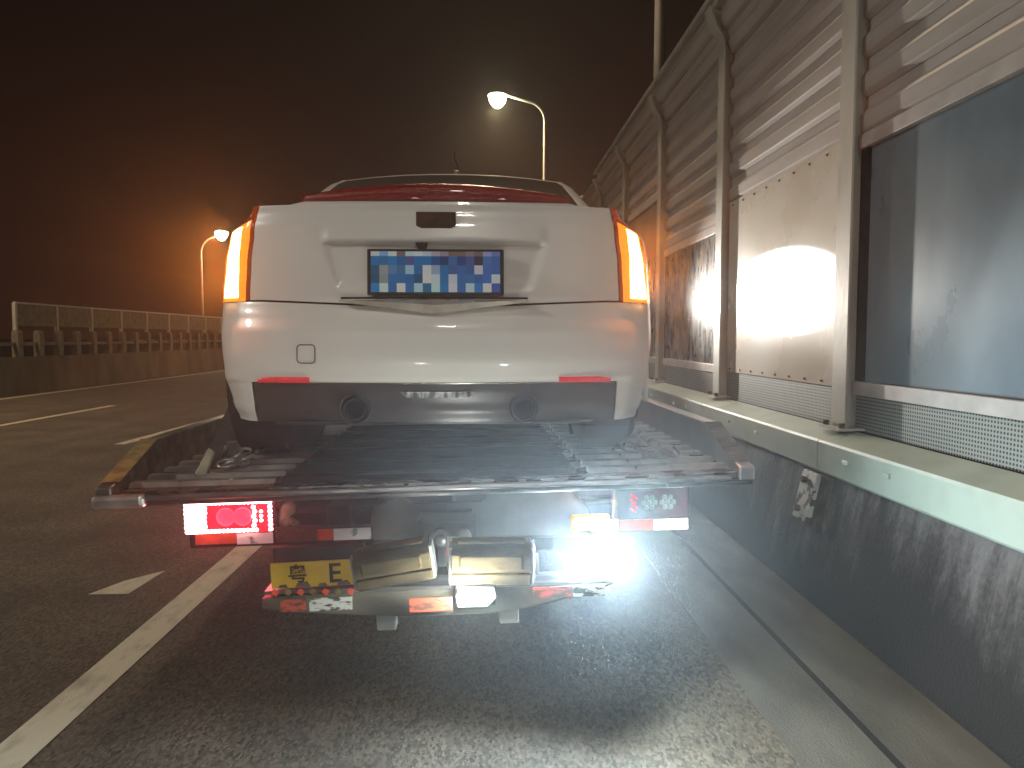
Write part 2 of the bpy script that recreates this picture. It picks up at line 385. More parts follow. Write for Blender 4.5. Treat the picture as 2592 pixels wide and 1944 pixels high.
# louvre slats
def slat_mesh(nm, w=.222):
    mb = MB(); y0, y1 = -PITCH / 2 + .012, PITCH / 2 - .012
    pr = [(0.02, 0), (-.002, 0), (-.026, .020), (-.034, .028), (-.036, .112), (-.030, .122), (-.006, .150), (0, .160), (0, w - .004), (.02, w - .004)]
    return mb.prism(pr, 'y', y0, y1).mesh(nm)
SLAT = slat_mesh('slat')
def add_slats(parent, yc, s0, s1, m):
    s = s0
    while s < s1 - .1:
        x, z, t = wpath(s); x2, z2, t2 = wpath(s + .222)
        a = math.atan2(x - x2, z2 - z)
        obj('slat', SLAT, m, parent, (x - NB.x, yc - 4.4, z - NB.z), (0, -a, 0))
        s += .222
    return s
def pane(name, x, yc, z0, z1, m, parent, th=.01, w=PITCH - .03, bevel=0):
    return MB().box((0, 0, 0), (th, w, z1 - z0)).build(name, m, parent, (x - NB.x, yc - 4.4, (z0 + z1) / 2 - NB.z), bevel=bevel)
kinds = ['blue', 'blue', 'white', 'scuffed', 'brown'] + ['scuffed', 'blue', 'scuffed', 'blue', 'brown', 'scuffed', 'blue', 'scuffed']
screw = MB().cyl((0, 0, 0), (-.008, 0, 0), .008, n=8).mesh('screw')
for k in range(NP - 1):
    yc = post_ys[k] + PITCH / 2; kd = kinds[k]
    lz = {'blue': 2.74, 'white': 2.77, 'scuffed': 2.63, 'brown': 3.30}[kd]
    pan = pane('louvre_backing', PX + .03, yc, lz, 4.12, M['louvre'], nb, .008)
    # slats are children of the barrier itself, in pitch steps up the leaning top
    send = add_slats(nb, yc, lz - 2.0, 2.52, M['louvre'])
    xe, ze, te = wpath(send)
    cap = MB().box((0, 0, 0), (.13, PITCH - .004, .045)).build('top_cap', M['steel'], nb, (xe - NB.x, yc - 4.4, ze - NB.z + .02), (0, -R(20), 0), bevel=.006)
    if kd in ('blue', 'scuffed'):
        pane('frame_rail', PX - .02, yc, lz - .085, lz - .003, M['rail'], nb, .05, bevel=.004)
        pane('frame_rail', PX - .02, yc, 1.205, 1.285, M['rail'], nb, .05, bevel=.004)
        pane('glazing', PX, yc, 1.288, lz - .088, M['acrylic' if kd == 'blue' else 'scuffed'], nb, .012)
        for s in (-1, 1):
            MB().box((0, 0, 0), (.03, .08, lz - .088 - 1.288)).build('edge_shade_strip', M['frame'], nb, (PX - .012 - NB.x, yc - 4.4 + s * (PITCH / 2 - .06), (1.288 + lz - .088) / 2 - NB.z))  # dark edge strip, widened to draw the recess shade beside the post
    elif kd == 'white':
        pane('sheet_panel', PX - .03, yc, 1.235, lz - .003, M['sheet'], nb, .004, w=PITCH - .11)
        for i in range(9):
            for zc in (1.262, lz - .04):
                obj('screw', screw, M['rust'], nb, (PX - .032 - NB.x, yc - 4.4 - 1.05 + i * .2625, zc - NB.z))
    else:
        pane('sheet_panel', PX - .02, yc, 2.60, lz - .003, M['brownsheet'], nb, .004)
        pane('glazing', PX, yc, 1.288, 2.597, M['scuffed'], nb, .012)
        pane('frame_rail', PX - .02, yc, 1.205, 1.285, M['rail'], nb, .05, bevel=.004)
    pane('perforated_panel', PX - .012, yc, .985, 1.232 if kd == 'white' else 1.203, M['perf'], nb, .006)
    # base cover: upright face and a sloping top, open joint at every post
    y0, y1 = yc - PITCH / 2 - .06, yc + PITCH / 2 - .068
    cov = MB().prism([(2.00, .745), (1.985, .76), (1.985, .925), (1.992, .94), (2.20, .988), (2.20, .975), (2.0, .925), (2.004, .765), (2.06, .745)], 'y', y0 - 4.4, y1 - 4.4)
    cov.v = [(x - NB.x, y, z - NB.z) for x, y, z in cov.v]
    co = cov.build('base_cover', M['cover'], nb)
    for i, (dy, dz) in enumerate(((.55, .86), (1.0, .85), (1.62, .865), (2.05, .855))):
        if (k + i) % 3 == 2: continue
        q = MB().box((0, 0, 0), (.012, .05, .026)).build('bolt_pad', M['whitetape' if i % 2 else 'cover'], co, (1.98 - NB.x, y0 - 4.4 + dy, dz - NB.z), bevel=.005)
    # hanging bracket on the wall at the post
    yb = post_ys[k] - .02
    br = MB().box((0, 0, 0), (.03, .20, .30)).build('bracket_plate', M['chip'], nb, (1.955 - NB.x, yb - 4.4 + .02, .585 - NB.z), (0, R(12), 0), bevel=.004)
    br2 = MB().box((.045, 0, 0), (.02, .30, .33)).build('bracket_shoe', M['rust'], nb, (1.955 - NB.x, yb - 4.4 - .03, .575 - NB.z), (0, R(12), 0))
    for dz in (-.09, .09):
        MB().cyl((-.015, 0, 0), (-.045, 0, 0), .022, n=6).build('bolt', M['rust'], br, (0, .03, dz))

# ------------------------------------------------------------------ far parapet, balustrade and screen across the lanes
par = MB().prism([(-12.75, -.2), (-12.62, .0), (-12.72, 1.0), (-13.1, 1.0), (-13.1, -.2)], 'y', 2, 130).build('parapet_wall', M['parapet'])
tag(par, 'low brown concrete parapet wall on the far side of the lanes under the balustrade', 'parapet')
bal = empty('balustrade', (-12.9, 12, 1.0)); tag(bal, 'row of pale square balusters with one rail on top of the far parapet', 'balustrade')
bm_ = MB().prism([(-.09, 0), (.09, 0), (.09, .66), (.05, .74), (-.05, .74), (-.09, .66)], 'y', -.11, .11).mesh('baluster')
for k in range(56):
    obj('baluster', bm_, M['baluster'], bal, (0, 2.0 + k * .98, .002))
box_obj('handrail', (-.02, 30, .36), (.08, 56, .09), M['baluster'], bal)
scr = empty('screen_wall', (-13.15, 21.2, 1.0)); tag(scr, 'long pale green noise screen behind the far balustrade', 'noise screen')
for k in range(20):
    pm_ = MB().box((0, 1.0, 1.20), (.05, 1.97, .66)).build('panel', M['baluster'], scr, (0, k * 2.0, 0))
    MB().box((0, 0, .74), (.09, .09, 1.52)).build('post', M['steel'], scr, (0, k * 2.0, 0))
box_obj('top_rail', (0, 20, 1.51), (.1, 40, .05), M['rail'], scr)

# ------------------------------------------------------------------ street lamps
def street_lamp(x, y, h, arm, side, label, power, group, pole_r=.1, on=True, head=.62, lcol=(1, .66, .36), halo=0, cone=150):
    t = empty('street_lamp', (x, y, 0)); tag(t, label, 'street lamp', group)
    mb = MB(); r = .9
    pts = [(0, 0, -.3), (0, 0, h * .5), (0, 0, h - r - .25)]
    for i in range(1, 9):
        a = R(82) * i / 8; pts.append((side * r * (1 - math.cos(a)) * 1.0, 0, h - r - .25 + r * math.sin(a)))
    pts.append((side * arm, 0, h + .06))
    rad = [pole_r, pole_r * .8, pole_r * .62] + [pole_r * .52] * 8 + [pole_r * .42]
    mb.tube(pts, rad, 14).build('pole', M['pole'], t, smooth=True)
    MB().prism([(-.32, 0), (-.26, .09), (.1, .13), (.36, .05), (.36, 0)], 'y', -.14, .14).build('lamp_housing', M['pole'], t, (side * (arm + .25), 0, h), (0, 0, 0 if side < 0 else math.pi), bevel=.02)
    mb = MB(); mb.lathe([(0.001, -.14), (.12, -.12), (.22, -.07), (.27, 0)], 24, 'z')
    ln = mb.build('lamp_lens', M['streetglow'], t, (side * (arm + .25), 0, h + .0), smooth=True); ln.scale = (head, head, head * 2.6)  # lens enlarged to stand in for the lamp's glare disc
    if on:
        light('lamp_light', 'SPOT', (side * (arm + .25), 0, h - .2), power, lcol, .6, t, spot=cone, blend=.9, target=(side * (arm + .45) * 1.0, 0, 0))
        if halo: light('lamp_glow', 'POINT', (side * (arm + .25), 0, h - .55), halo, (1, .86, .52), .3, t)
    return t
street_lamp(2.75, 11.9, 12.2, 2.0, -1, 'thick pale lamp pole rising just behind the noise barrier, head out of sight', 2000, 'lamp poles along the noise barrier', .115, lcol=(1, .74, .48))
street_lamp(2.75, 35.0, 12.7, 1.95, -1, 'thin curved lamp post with a glaring lamp above the car roof', 9000, 'lamp poles along the noise barrier', .12, head=1.6, halo=800)
street_lamp(2.75, -11.5, 12.2, 2.0, -1, 'lamp post behind the viewer beside the noise barrier', 3000, 'lamp poles along the noise barrier', .115, lcol=(1, .92, .80))
street_lamp(-15.8, 42.0, 7.35, .9, 1, 'shorter lit lamp post beyond the far screen, next to the amber car light', 1900, 'lamp poles beyond the far parapet', .085, head=1.3, halo=180)
street_lamp(-15.8, 13.0, 9.0, .9, 1, 'lamp post beyond the far parapet outside the view', 3400, 'lamp poles beyond the far parapet', .11)
street_lamp(-15.8, -4.0, 10.0, .9, 1, 'unseen lamp post added beyond the far parapet behind the viewpoint for frontal light', 8000, 'lamp poles beyond the far parapet', .11, lcol=(.97, .96, .88), cone=172)  # added out of view to light the barrier from the front

# ------------------------------------------------------------------ tow truck
TY = R(1.0); TR = R(-1.35)
O = Vector((-.185, 2.52, 1.062))
truck = empty('tow_truck', O, (0, TR, TY))
tag(truck, 'flatbed tow truck with lit red tail lamp and white work lamp, carrying the white car', 'tow truck')
from mathutils import Euler
TINV = Euler((0, TR, TY)).to_matrix().inverted()
def D(u, v, d):
    """a point seen at display pixel u, v and distance d, in the truck's own frame"""
    return TINV @ (Vector(((u - 1050) / 1600 * d, d, EYE - (v - 728) / 1600 * d)) - O)
HW = 1.12
# deck plates
deck = MB().box((0, 2.9, -.022), (2 * HW, 5.8, .024)).build('deck', M['deck'], truck)
MB().box((-.02, 2.7, -.007), (1.06, 5.3, .006)).build('centre_plate', M['deckdark'], truck)
# cross slats in the two wheel tracks
sm = MB().prism([(-.032, 0), (-.02, .016), (.02, .016), (.032, 0)], 'x', -.25, .25).mesh('track_slat')
for s in (-1, 1):
    for k in range(38):
        o = obj('track_slat', sm, M['slat'], truck, (s * .80, .10 + k * .145, -.009))
        o.rotation_euler = (0, 0, random.uniform(-.004, .004))
rb = MB().box((0, 0, 0), (1.02, .018, .012)).mesh('cross_rib')
for k in range(16):
    obj('cross_rib', rb, M['deckdark'], truck, (-.02, .16 + k * .3, .002))
# tie-down slots and keyholes along the edges
kh = MB().box((0, 0, 0), (.05, .12, .006)).mesh('tie_slot')
for s in (-1, 1):
    for k in range(14):
        obj('tie_slot', kh, M['gap'], truck, (s * 1.04 * .985, .3 + k * .38, -.0075))
# side rails: sloped tail end, then level
for s in (-1, 1):
    g = MB()
    x0, x1 = s * HW, s * (HW - .055)
    def rail_sec(y, h): return [(x0 * 1.0, y, -.036), (x1, y, -.036), (x1, y, h), (x0, y, h)]
    secs = [(-.02, .012), (.02, .02), (.34, .125), (5.8, .125)]
    vs = []; fs = []
    for y, h in secs: vs += rail_sec(y, h)
    for k in range(3):
        for i in range(4):
            j = (i + 1) % 4; fs.append((k * 4 + i, k * 4 + j, k * 4 + 4 + j, k * 4 + 4 + i))
    fs += [(0, 1, 2, 3), (12, 13, 14, 15)]
    g.add(vs, fs); g.build('side_rail', M['alu'] if s > 0 else M['edgebar'], truck, bevel=.006)
    g = MB(); a, b_ = (0.02, .024), (.34, .129)
    g.add([(x0, a[0], a[1]), (x1 - s * .01, a[0], a[1]), (x1 - s * .01, b_[0], b_[1]), (x0, b_[0], b_[1])], [(0, 1, 2, 3)])
    g.build('yellow_ramp', M['yellow'] if s < 0 else M['edgebar'], truck)
# tail edge of the deck: scraped bar, hinge shaft and roller block
box_obj('edge_bar', (0, -.012, -.026), (2 * HW - .16, .024, .018), M['edgebar'], truck, .006)
MB().cyl((-HW + .1, -.004, -.047), (HW - .25, -.004, -.047), .009, n=12).build('hinge_shaft', M['edgebar'], truck, smooth=True)
box_obj('end_block', (-HW + .08, -.02, -.035), (.17, .05, .042), M['slat'], truck, .012)
box_obj('end_plate', (HW - .16, -.005, -.042), (.3, .05, .016), M['deckdark'], truck, .006)
# chassis under the deck
for s in (-1, 1):
    box_obj('chassis_rail', (s * .42, 3.2, -.30), (.09, 5.4, .22), M['frame'], truck, .01)
box_obj('rear_crossmember', (0, .62, -.30), (1.95, .10, .13), M['frame'], truck, .012)
box_obj('subframe', (0, .9, -.16), (1.6, .4, .16), M['frame'], truck, .012)
for k in range(6):
    box_obj('deck_beam', (0, 1.15 + k * .75, -.11), (2.05, .08, .09), M['frame'], truck)
# grey housing of the lift, with its slot
hs = MB(); P_ = [D(790, 1175, 2.86), D(800, 1100, 2.86), D(880, 1052, 2.86), D(1225, 1052, 2.86), D(1275, 1110, 2.86), D(1290, 1175, 2.86)]
hs.prism([(p.x, p.z) for p in P_], 'y', .36, .60).build('lift_housing', M['greypaint'], truck, bevel=.015)
P_ = [D(872, 1058, 2.8), D(1055, 1056, 2.8), D(1050, 1088, 2.8), D(1038, 1096, 2.8), D(885, 1098, 2.8), D(870, 1086, 2.8)]
MB().prism([(p.x, p.z) for p in P_], 'y', .325, .358).build('housing_slot', M['blackp'], truck, bevel=.006)
c = D(980, 1075, 2.78); box_obj('slot_divider', (c.x, .315, c.z), (.022, .02, .06), M['greypaint'], truck, .003)
c = D(925, 1072, 2.78); box_obj('slot_plate', (c.x, .315, c.z), (.09, .02, .05), M['frame'], truck, .003)
# lift bracket and twin uprights
c = D(962, 1140, 2.78); box_obj('lift_bracket', (c.x, .33, c.z + .02), (.20, .05, .045), M['greypaint'], truck, .006)
for u, w in ((905, .03), (1018, .03)):
    c = D(u, 1160, 2.78); box_obj('bracket_cheek', (c.x, .33, c.z), (w, .05, .09), M['greypaint'], truck, .004)
for u in (950, 995):
    a = D(u, 1150, 2.7); b_ = D(u + 2, 1252, 2.6)
    mb = MB(); mb.box((a.x, .20, (a.z + b_.z) / 2), (.036, .05, a.z - b_.z)); mb.build('lift_link', M['greypaint'], truck, bevel=.008)
    MB().cyl((a.x, .17, a.z - .03), (a.x, .13, a.z - .03), .017, n=12).build('link_pin', M['slat'], truck, smooth=True)
    MB().lathe([(.018, -.012), (.036, -.012), (.036, .012), (.018, .012), (.018, -.012)], 20, 'y', (a.x, .15, a.z - .02)).build('hook_eye', M['greypaint'], truck, smooth=True)
MB().tube([D(975, 1165, 2.62), D(972, 1200, 2.6), D(975, 1240, 2.58)], .018, 10).build('hydraulic_hose', M['slat'], truck, smooth=True)
# tail lamp clusters
def lamp_cluster(u0, u1, v0, v1, d, lit):
    a = D(u0, v0, d); b2 = D(u1, v1, d); cx = (a.x + b2.x) / 2; cz = (a.z + b2.z) / 2; w = b2.x - a.x; h = a.z - b2.z
    root = MB().box((cx, a.y + .05, cz), (w + .012, .09, h + .014)).build('tail_lamp', M['deadlens'], truck, bevel=.012)
    f = a.y
    MB().box((cx, f, cz), (w - .012, .014, h - .01)).build('lens', M['truckred'] if lit else M['deadlens'], root, bevel=.006)
    y = f - .010
    def disc(x, z, r, m, nm):
        mb = MB(); mb.lathe([(.0005, -.006), (r * .9, -.004), (r, .004)], 24, 'y', (x, y, z)); return mb.build(nm, m, root, smooth=True)
    if lit:
        disc(cx - .012, cz, .036, M['truckpink'], 'lamp_disc'); disc(cx + .052, cz, .036, M['truckpink'], 'lamp_disc')
        dot = MB().lathe([(.0005, -.006), (.0055, -.003), (.0065, .004)], 8, 'y').mesh('led')
        pos = []
        n = 21
        for i in range(n):
            x = cx - w / 2 + .015 + (w - .03) * i / (n - 1)
            pos += [(x, cz + h / 2 - .013, 1.0)]
            if i < 17: pos += [(x + .01, cz - h / 2 + .014, 1.0)]
        for j in range(7):
            z = cz + h / 2 - .015 - (h - .03) * j / 6
            for i in range(6): pos.append((cx - w / 2 + .013 + i * .0125 + random.uniform(-.002, .002), z, 1.25))
            pos.append((cx + w / 2 - .012, z, 1.0)); 
            if 0 < j < 6: pos.append((cx + .098 - .004 * (j % 2), z, 1.0))
            if j in (2, 3, 4): pos.append((cx + .122, z, .8))
        for x, z, k in pos:
            o = obj('led', dot, M['led'], root, (x, y, z)); o.scale = (k * 1.35, 1, k * 1.2)
    else:
        for dx in (-.012, .062):
            MB().lathe([(.0005, -.001), (.034, -.001), (.036, .004)], 24, 'y', (cx + dx + .0, y + .002, cz + .004)).build('lamp_disc', M['frame'], root)
            pet = MB().lathe([(.0005, -.005), (.0098, -.003), (.0108, .003)], 10, 'y').mesh('petal')
            for i in range(7):
                an = i * math.pi / 3
                px, pz = (0, 0) if i == 6 else (.0225 * math.cos(an), .0225 * math.sin(an))
                obj('petal', pet, M['petal'], root, (cx + dx + px, y - .001, cz + .004 + pz))
        for i in range(4):
            MB().box((0, 0, 0), (.026, .006, .0055)).build('red_bar', M['truckred'], root, (cx - .072 - .006 * (i % 2), y, cz + .03 - i * .018), (0, R(35), 0))
    return root, Vector((cx, f, cz)), w, h
rootL, cL, wL, hL = lamp_cluster(397, 589, 1080, 1152, 2.82, True)
rootR, cR, wR, hR = lamp_cluster(1330, 1500, 1060, 1128, 2.90, False)
light('tail_light', 'AREA', (cL.x, cL.y - .04, cL.z), 5, (1, .03, .04), .26, truck, size_y=.1, target=(cL.x - .05, cL.y - 2, cL.z + .3))
# reflective strip boards
def tape(u0, u1, v0, v1, d, m, off=0.0, par_=None, nm='reflective_tape'):
    a = D(u0, v0, d); b2 = D(u1, v1, d)
    return MB().box(((a.x + b2.x) / 2, a.y - off, (a.z + b2.z) / 2), (b2.x - a.x, .006, a.z - b2.z)).build(nm, m, par_ or truck)
a = D(402, 1152, 2.84); b2 = D(800, 1186, 2.84)
box_obj('bumper_board', ((a.x + b2.x) / 2, a.y + .045, (a.z + b2.z) / 2 + .004), (b2.x - a.x, .05, .062), M['frame'], truck, .006)
a = D(1133, 1128, 2.9); b2 = D(1500, 1164, 2.9)
box_obj('bumper_board', ((a.x + b2.x) / 2, a.y + .045, (a.z + b2.z) / 2), (b2.x - a.x, .05, .062), M['frame'], truck, .006)
tape(420, 508, 1153, 1175, 2.83, M['redtape']); tape(509, 586, 1153, 1175, 2.83, M['whitetape'])
tape(592, 680, 1139, 1171, 2.82, mat('unlit_amber_lens', (.14, .07, .05), .4, var=.5, scale=90, bump=.6, bscale=150), nm='marker_lamp')
tape(682, 716, 1146, 1169, 2.83, M['redtape']); tape(717, 798, 1145, 1168, 2.83, M['whitetape'])
tape(1136, 1215, 1133, 1158, 2.9, M['redtape']); tape(1216, 1342, 1132, 1156, 2.9, M['whitetape'])
tape(1343, 1418, 1131, 1154, 2.9, M['redtape']); tape(1419, 1496, 1130, 1152, 2.9, M['whitetape'])
# amber strobe of leds on the right
a = D(1238, 1122, 2.82); b2 = D(1322, 1152, 2.82); cx = (a.x + b2.x) / 2; cz = (a.z + b2.z) / 2
strobe = MB().box((cx, a.y + .012, cz), (b2.x - a.x + .006, .03, a.z - b2.z + .006)).build('strobe_lamp', mat('amber_housing', (.5, .2, .04), .3, emit=(1, .35, .05), estr=.9), truck, bevel=.012)
dot = MB().lathe([(.0005, -.005), (.0052, -.002), (.006, .004)], 8, 'y').mesh('led')
for j in range(5):
    for i in range(13):
        if (j in (0, 4)) and i in (0, 12): continue
        obj('led', dot, M['amberled'], strobe, (cx - .066 + i * .011, a.y - .006, cz + .020 - j * .010))
light('strobe_light', 'POINT', (cx, a.y - .06, cz), 1.2, (1, .55, .15), .03, truck)
# round white work lamp on its shelf
wc = D(1285, 1212, 2.72)
MB().lathe([(.001, .07), (.045, .065), (.066, .03), (.070, 0), (.066, -.004)], 32, 'y', wc).build('work_lamp', M['blackp'], truck, smooth=True)
MB().lathe([(.0005, -.022), (.03, -.019), (.055, -.009), (.067, .0)], 32, 'y', wc).build('work_lamp_lens', M['workglow'], truck, smooth=True)
box_obj('work_lamp_foot', (wc.x, wc.y + .03, wc.z - .085), (.04, .03, .05), M['slat'], truck)
# lift crossbar with its top shelf
P_ = [D(600, 1290, 2.45), D(640, 1284, 2.45), D(1150, 1274, 2.45), D(1330, 1270, 2.45), D(1338, 1278, 2.45), D(1280, 1296, 2.45), D(1160, 1326, 2.45), D(1060, 1340, 2.45), D(900, 1344, 2.45), D(760, 1338, 2.45), D(640, 1330, 2.45), D(560, 1322, 2.45), D(560, 1296, 2.45)]
bar = MB().prism([(p.x, p.z) for p in P_], 'y', -.07, .02).build('lift_crossbar', mat('grimy_bar_paint', (.12, .115, .09), .6, col2=(.045, .04, .03), scale=7, bump=.3, bscale=40, stretch=(.6, 1, 1.5)), truck, bevel=.010)
P_ = [D(570, 1276, 2.45), D(1150, 1268, 2.45), D(1318, 1264, 2.45), D(1340, 1271, 2.45), D(1150, 1275, 2.45), D(570, 1284, 2.45)]
MB().prism([(p.x, p.z) for p in P_], 'y', -.085, .03).build('crossbar_shelf', M['edgebar'], truck)
for i in range(7):
    a = D(592 + i * 27, 1281, 2.44)
    MB().box((a.x, -.088, a.z), (.02, .004, .018), Matrix.Rotation(R(35), 3, 'Y')).build('hazard_stripe', M['yellow' if i % 2 else 'redtape'], bar)
for (u0, u1, v0, v1, m) in ((662, 755, 1299, 1325, 'wornwhite'), (600, 655, 1302, 1327, 'wornred'), (880, 975, 1302, 1330, 'wornred'), (1152, 1240, 1280, 1302, 'wornred'), (1241, 1312, 1278, 1300, 'wornwhite')):
    tape(u0, u1, v0, v1, 2.37, M[m], 0, bar)
for u0, u1, v1 in ((806, 850, 1372), (1078, 1122, 1362)):
    a = D(u0, 1330, 2.46); b2 = D(u1, v1, 2.46)
    box_obj('crossbar_foot', ((a.x + b2.x) / 2, -.02, (a.z + b2.z) / 2 + .01), (b2.x - a.x, .06, a.z - b2.z + .03), M['greypaint'], truck, .006)
# two worn lift pads
def pad(u0, u1, v0, v1, tilt, nm='lift_pad'):
    a = D(u0, v0, 2.42); b2 = D(u1, v1, 2.42); w = b2.x - a.x; h = a.z - b2.z
    prof = [(-h / 2, .03), (-h / 2, -.03), (-h / 2 + .012, -.055), (-h * .18, -.062), (-h * .15, -.050), (-h * .10, -.064), (h * .28, -.070), (h / 2 - .022, -.060), (h / 2, -.035), (h / 2, .03)]
    mb = MB(); mb.prism([(y, z) for z, y in prof], 'x', -w / 2, w / 2)
    o = mb.build(nm, M['pad'], truck, ((a.x + b2.x) / 2, -.09, (a.z + b2.z) / 2), (0, R(tilt), 0), bevel=.017, seg=3)
    MB().box((0, -.03, h / 2 + .006), (w * .86, .05, .012)).build('pad_lip', M['pad'], o, bevel=.005)
    for s in (-1, 1):
        MB().box((s * (w / 2 + .002), -.01, 0), (.014, .09, h * .86)).build('pad_cheek', M['greypaint'], o, bevel=.008)
    MB().box((0, -.079, h * .12), (w * .78, .012, h * .34)).build('pad_face', M['pad'], o, bevel=.006)
    return o
pad(764, 932, 1183, 1266, -7.5); pad(972, 1148, 1177, 1270, 2.0)
MB().lathe([(.020, -.006), (.034, -.006), (.034, .006), (.020, .006), (.020, -.006)], 24, 'x', D(1160, 1226, 2.44)).build('locking_ring', M['chip'], truck, smooth=True)
a = D(1152, 1222, 2.44); box_obj('ring_tab', (a.x, a.y, a.z), (.012, .03, .12), M['chip'], truck, .003)
# small second lamp low on the crossbar
sc_ = D(1026, 1300, 2.36)
slamp = MB().box((sc_.x, sc_.y + .02, sc_.z), (.135, .03, .07)).build('spot_lamp', M['blackp'], truck, bevel=.01)
MB().prism([(-.058, -.028), (.035, -.030), (.062, -.004), (.060, .026), (-.035, .030), (-.062, .008)], 'y', -.012, .0).build('spot_lamp_lens', M['workglow'], slamp, (sc_.x, sc_.y + .004, sc_.z), bevel=.004)
# licence plate on its bracket
a = D(580, 1219, 2.44); b2 = D(762, 1270, 2.44)
box_obj('plate_bracket', ((a.x + b2.x) / 2 + .02, a.y + .02, a.z + .014), (.30, .03, .07), M['frame'], truck)
plate = MB().box((0, 0, 0), (b2.x - a.x, .008, a.z - b2.z)).build('licence_plate', M['plate_yellow'], truck, ((a.x + b2.x) / 2, a.y, (a.z + b2.z) / 2), (0, R(-.8), 0))
def lettering(txt, size, parent, loc, m):
    cu = bpy.data.curves.new('text', 'FONT'); cu.body = txt; cu.size = size; cu.align_x = 'CENTER'; cu.align_y = 'CENTER'; cu.extrude = .0008; cu.offset = size * .012
    to = bpy.data.objects.new('text', cu); C.objects.link(to); bpy.context.view_layer.update()
    me = bpy.data.meshes.new_from_object(to.evaluated_get(bpy.context.evaluated_depsgraph_get()))
    bpy.data.objects.remove(to)
    me.materials.clear()
    return obj('plate_character', me, m, parent, loc, (R(90), 0, 0))
lettering('粤', .066, plate, (-.050, -.006, .0), M['ink']); lettering('E', .092, plate, (.072, -.006, -.002), M['ink'])
for dx, w_, h_ in ((-.10, .03, .010), (-.035, .05, .016), (.03, .03, .009), (.10, .045, .014)):
    MB().prism([(dx - w_ / 2, -.0395), (dx + w_ / 2, -.0395), (dx + w_ * .3, -.0395 + h_), (dx - w_ * .35, -.0395 + h_ * .8)], 'y', -.008, -.003).build('mud_splash', M['rust'], plate)
for s in (-1, 1):
    box_obj('mudflap', (s * .85, 2.35, -.70), (.50, .012, .52), M['blackp'], truck)
# pale loose rag hanging by the left lamp
mb = MB(); mb.tube([D(596, 1138, 2.9), D(606, 1116, 2.88), D(622, 1098, 2.88), D(626, 1088, 2.9)], [.018, .022, .03, .02], 8)
mb.tube([D(606, 1138, 2.9), D(622, 1124, 2.88), D(640, 1134, 2.9)], [.012, .02, .012], 8).build('pale_rag', M['pale'], truck, smooth=True)
# wheels, cab and a side lamp out of view
def wheel(parent, x, y, z, r, w, name='wheel', dark=True, mt=None):
    s = 1 if x > 0 else -1
    o = MB().lathe([(r * .62, -w / 2), (r * .9, -w / 2), (r * .985, -w * .38), (r, -w * .2), (r, w * .2), (r * .985, w * .38), (r * .9, w / 2), (r * .62, w / 2)], 40, 'x').build(name, M['tyre'], parent, (x, y, z), smooth=True)
    MB().lathe([(.02, .3 * w * s), (r * .2, .32 * w * s), (r * .5, .18 * w * s), (r * .62, .42 * w * s), (r * .62, -.4 * w * s)], 32, 'x').build('rim', M['slat'], o, smooth=True)
    for i in range(5):
        an = 2 * math.pi * i / 5
        MB().box((0.36 * w * s, 0, r * .36), (.02, r * .15, r * .5)).build('spoke', M['slat'], o, rot=(an, 0, 0), bevel=.006)
    return o
for s in (-1, 1):
    wheel(truck, s * .98, 2.9, -.64, .39, .22); wheel(truck, s * .72, 2.9, -.64, .39, .22); wheel(truck, s * .95, 7.0, -.64, .39, .22)
MB().cyl((-1, 2.9, -.64), (1, 2.9, -.64), .07).build('axle', M['frame'], truck)
cab = MB().prism([(6.1, -.55), (6.1, .85), (6.25, 1.05), (7.4, 1.02), (7.85, .3), (8.0, .1), (8.05, -.6)], 'x', -1.0, 1.0).build('cab', mat('cab_paint', (.5, .5, .48), .35), truck, bevel=.05)
MB().box((0, 6.085, .55), (1.2, .02, .4)).build('rear_window', M['glass'], cab, bevel=.01)
for s in (-1, 1):
    MB().prism([(6.6, .35), (6.6, .88), (7.35, .88), (7.7, .35)], 'x', s * 1.002 - .004, s * 1.002 + .004).build('side_window', M['glass'], cab)
box_obj('headboard', (0, 5.75, .45), (2.1, .06, .9), M['frame'], truck, .01)
lp = Vector((1.13, 7.75, .98)) 
lamp2 = MB().lathe([(.001, .05), (.05, .04), (.06, 0)], 20, 'y', lp).build('cab_side_lamp', M['blackp'], truck, smooth=True)
MB().lathe([(.0005, -.01), (.05, -.004), (.056, 0)], 20, 'y', lp).build('cab_side_lamp_lens', M['workglow'], lamp2, smooth=True)
# work lights
light('work_light', 'SPOT', wc + Vector((0.02, -.05, .0)), 165, (.78, .97, 1), .09, truck, spot=172, blend=.3, target=wc + Vector((.8, -.62, -.12)))
light('work_light', 'SPOT', wc + Vector((-.02, -.07, .0)), 190, (.66, .87, 1), .09, truck, spot=165, blend=.5, target=wc + Vector((-.35, -.9, -.35)))
light('spot_light', 'POINT', sc_ + Vector((-.03, -.08, .04)), 13.0, (.95, 1, .90), .03, truck)
tgt = TINV @ (Vector((2.22, 5.75, 1.90)) - O)
box_obj('lamp_arm', (1.06, 7.78, .98), (.10, .04, .04), M['frame'], truck)
light('cab_side_light', 'SPOT', lp + Vector((0, -.06, 0)), 32000, (.90, .95, 1), .03, truck, spot=7.6, blend=.3, target=tgt)  # unseen lamp, placed and narrowed to throw the oval on the sheet panel
light('cab_side_spill', 'SPOT', lp + Vector((0, -.06, 0)), 1000, (1, .92, .82), .05, truck, spot=40, blend=1, target=tgt)  # wide spill added to brighten the sheet panel

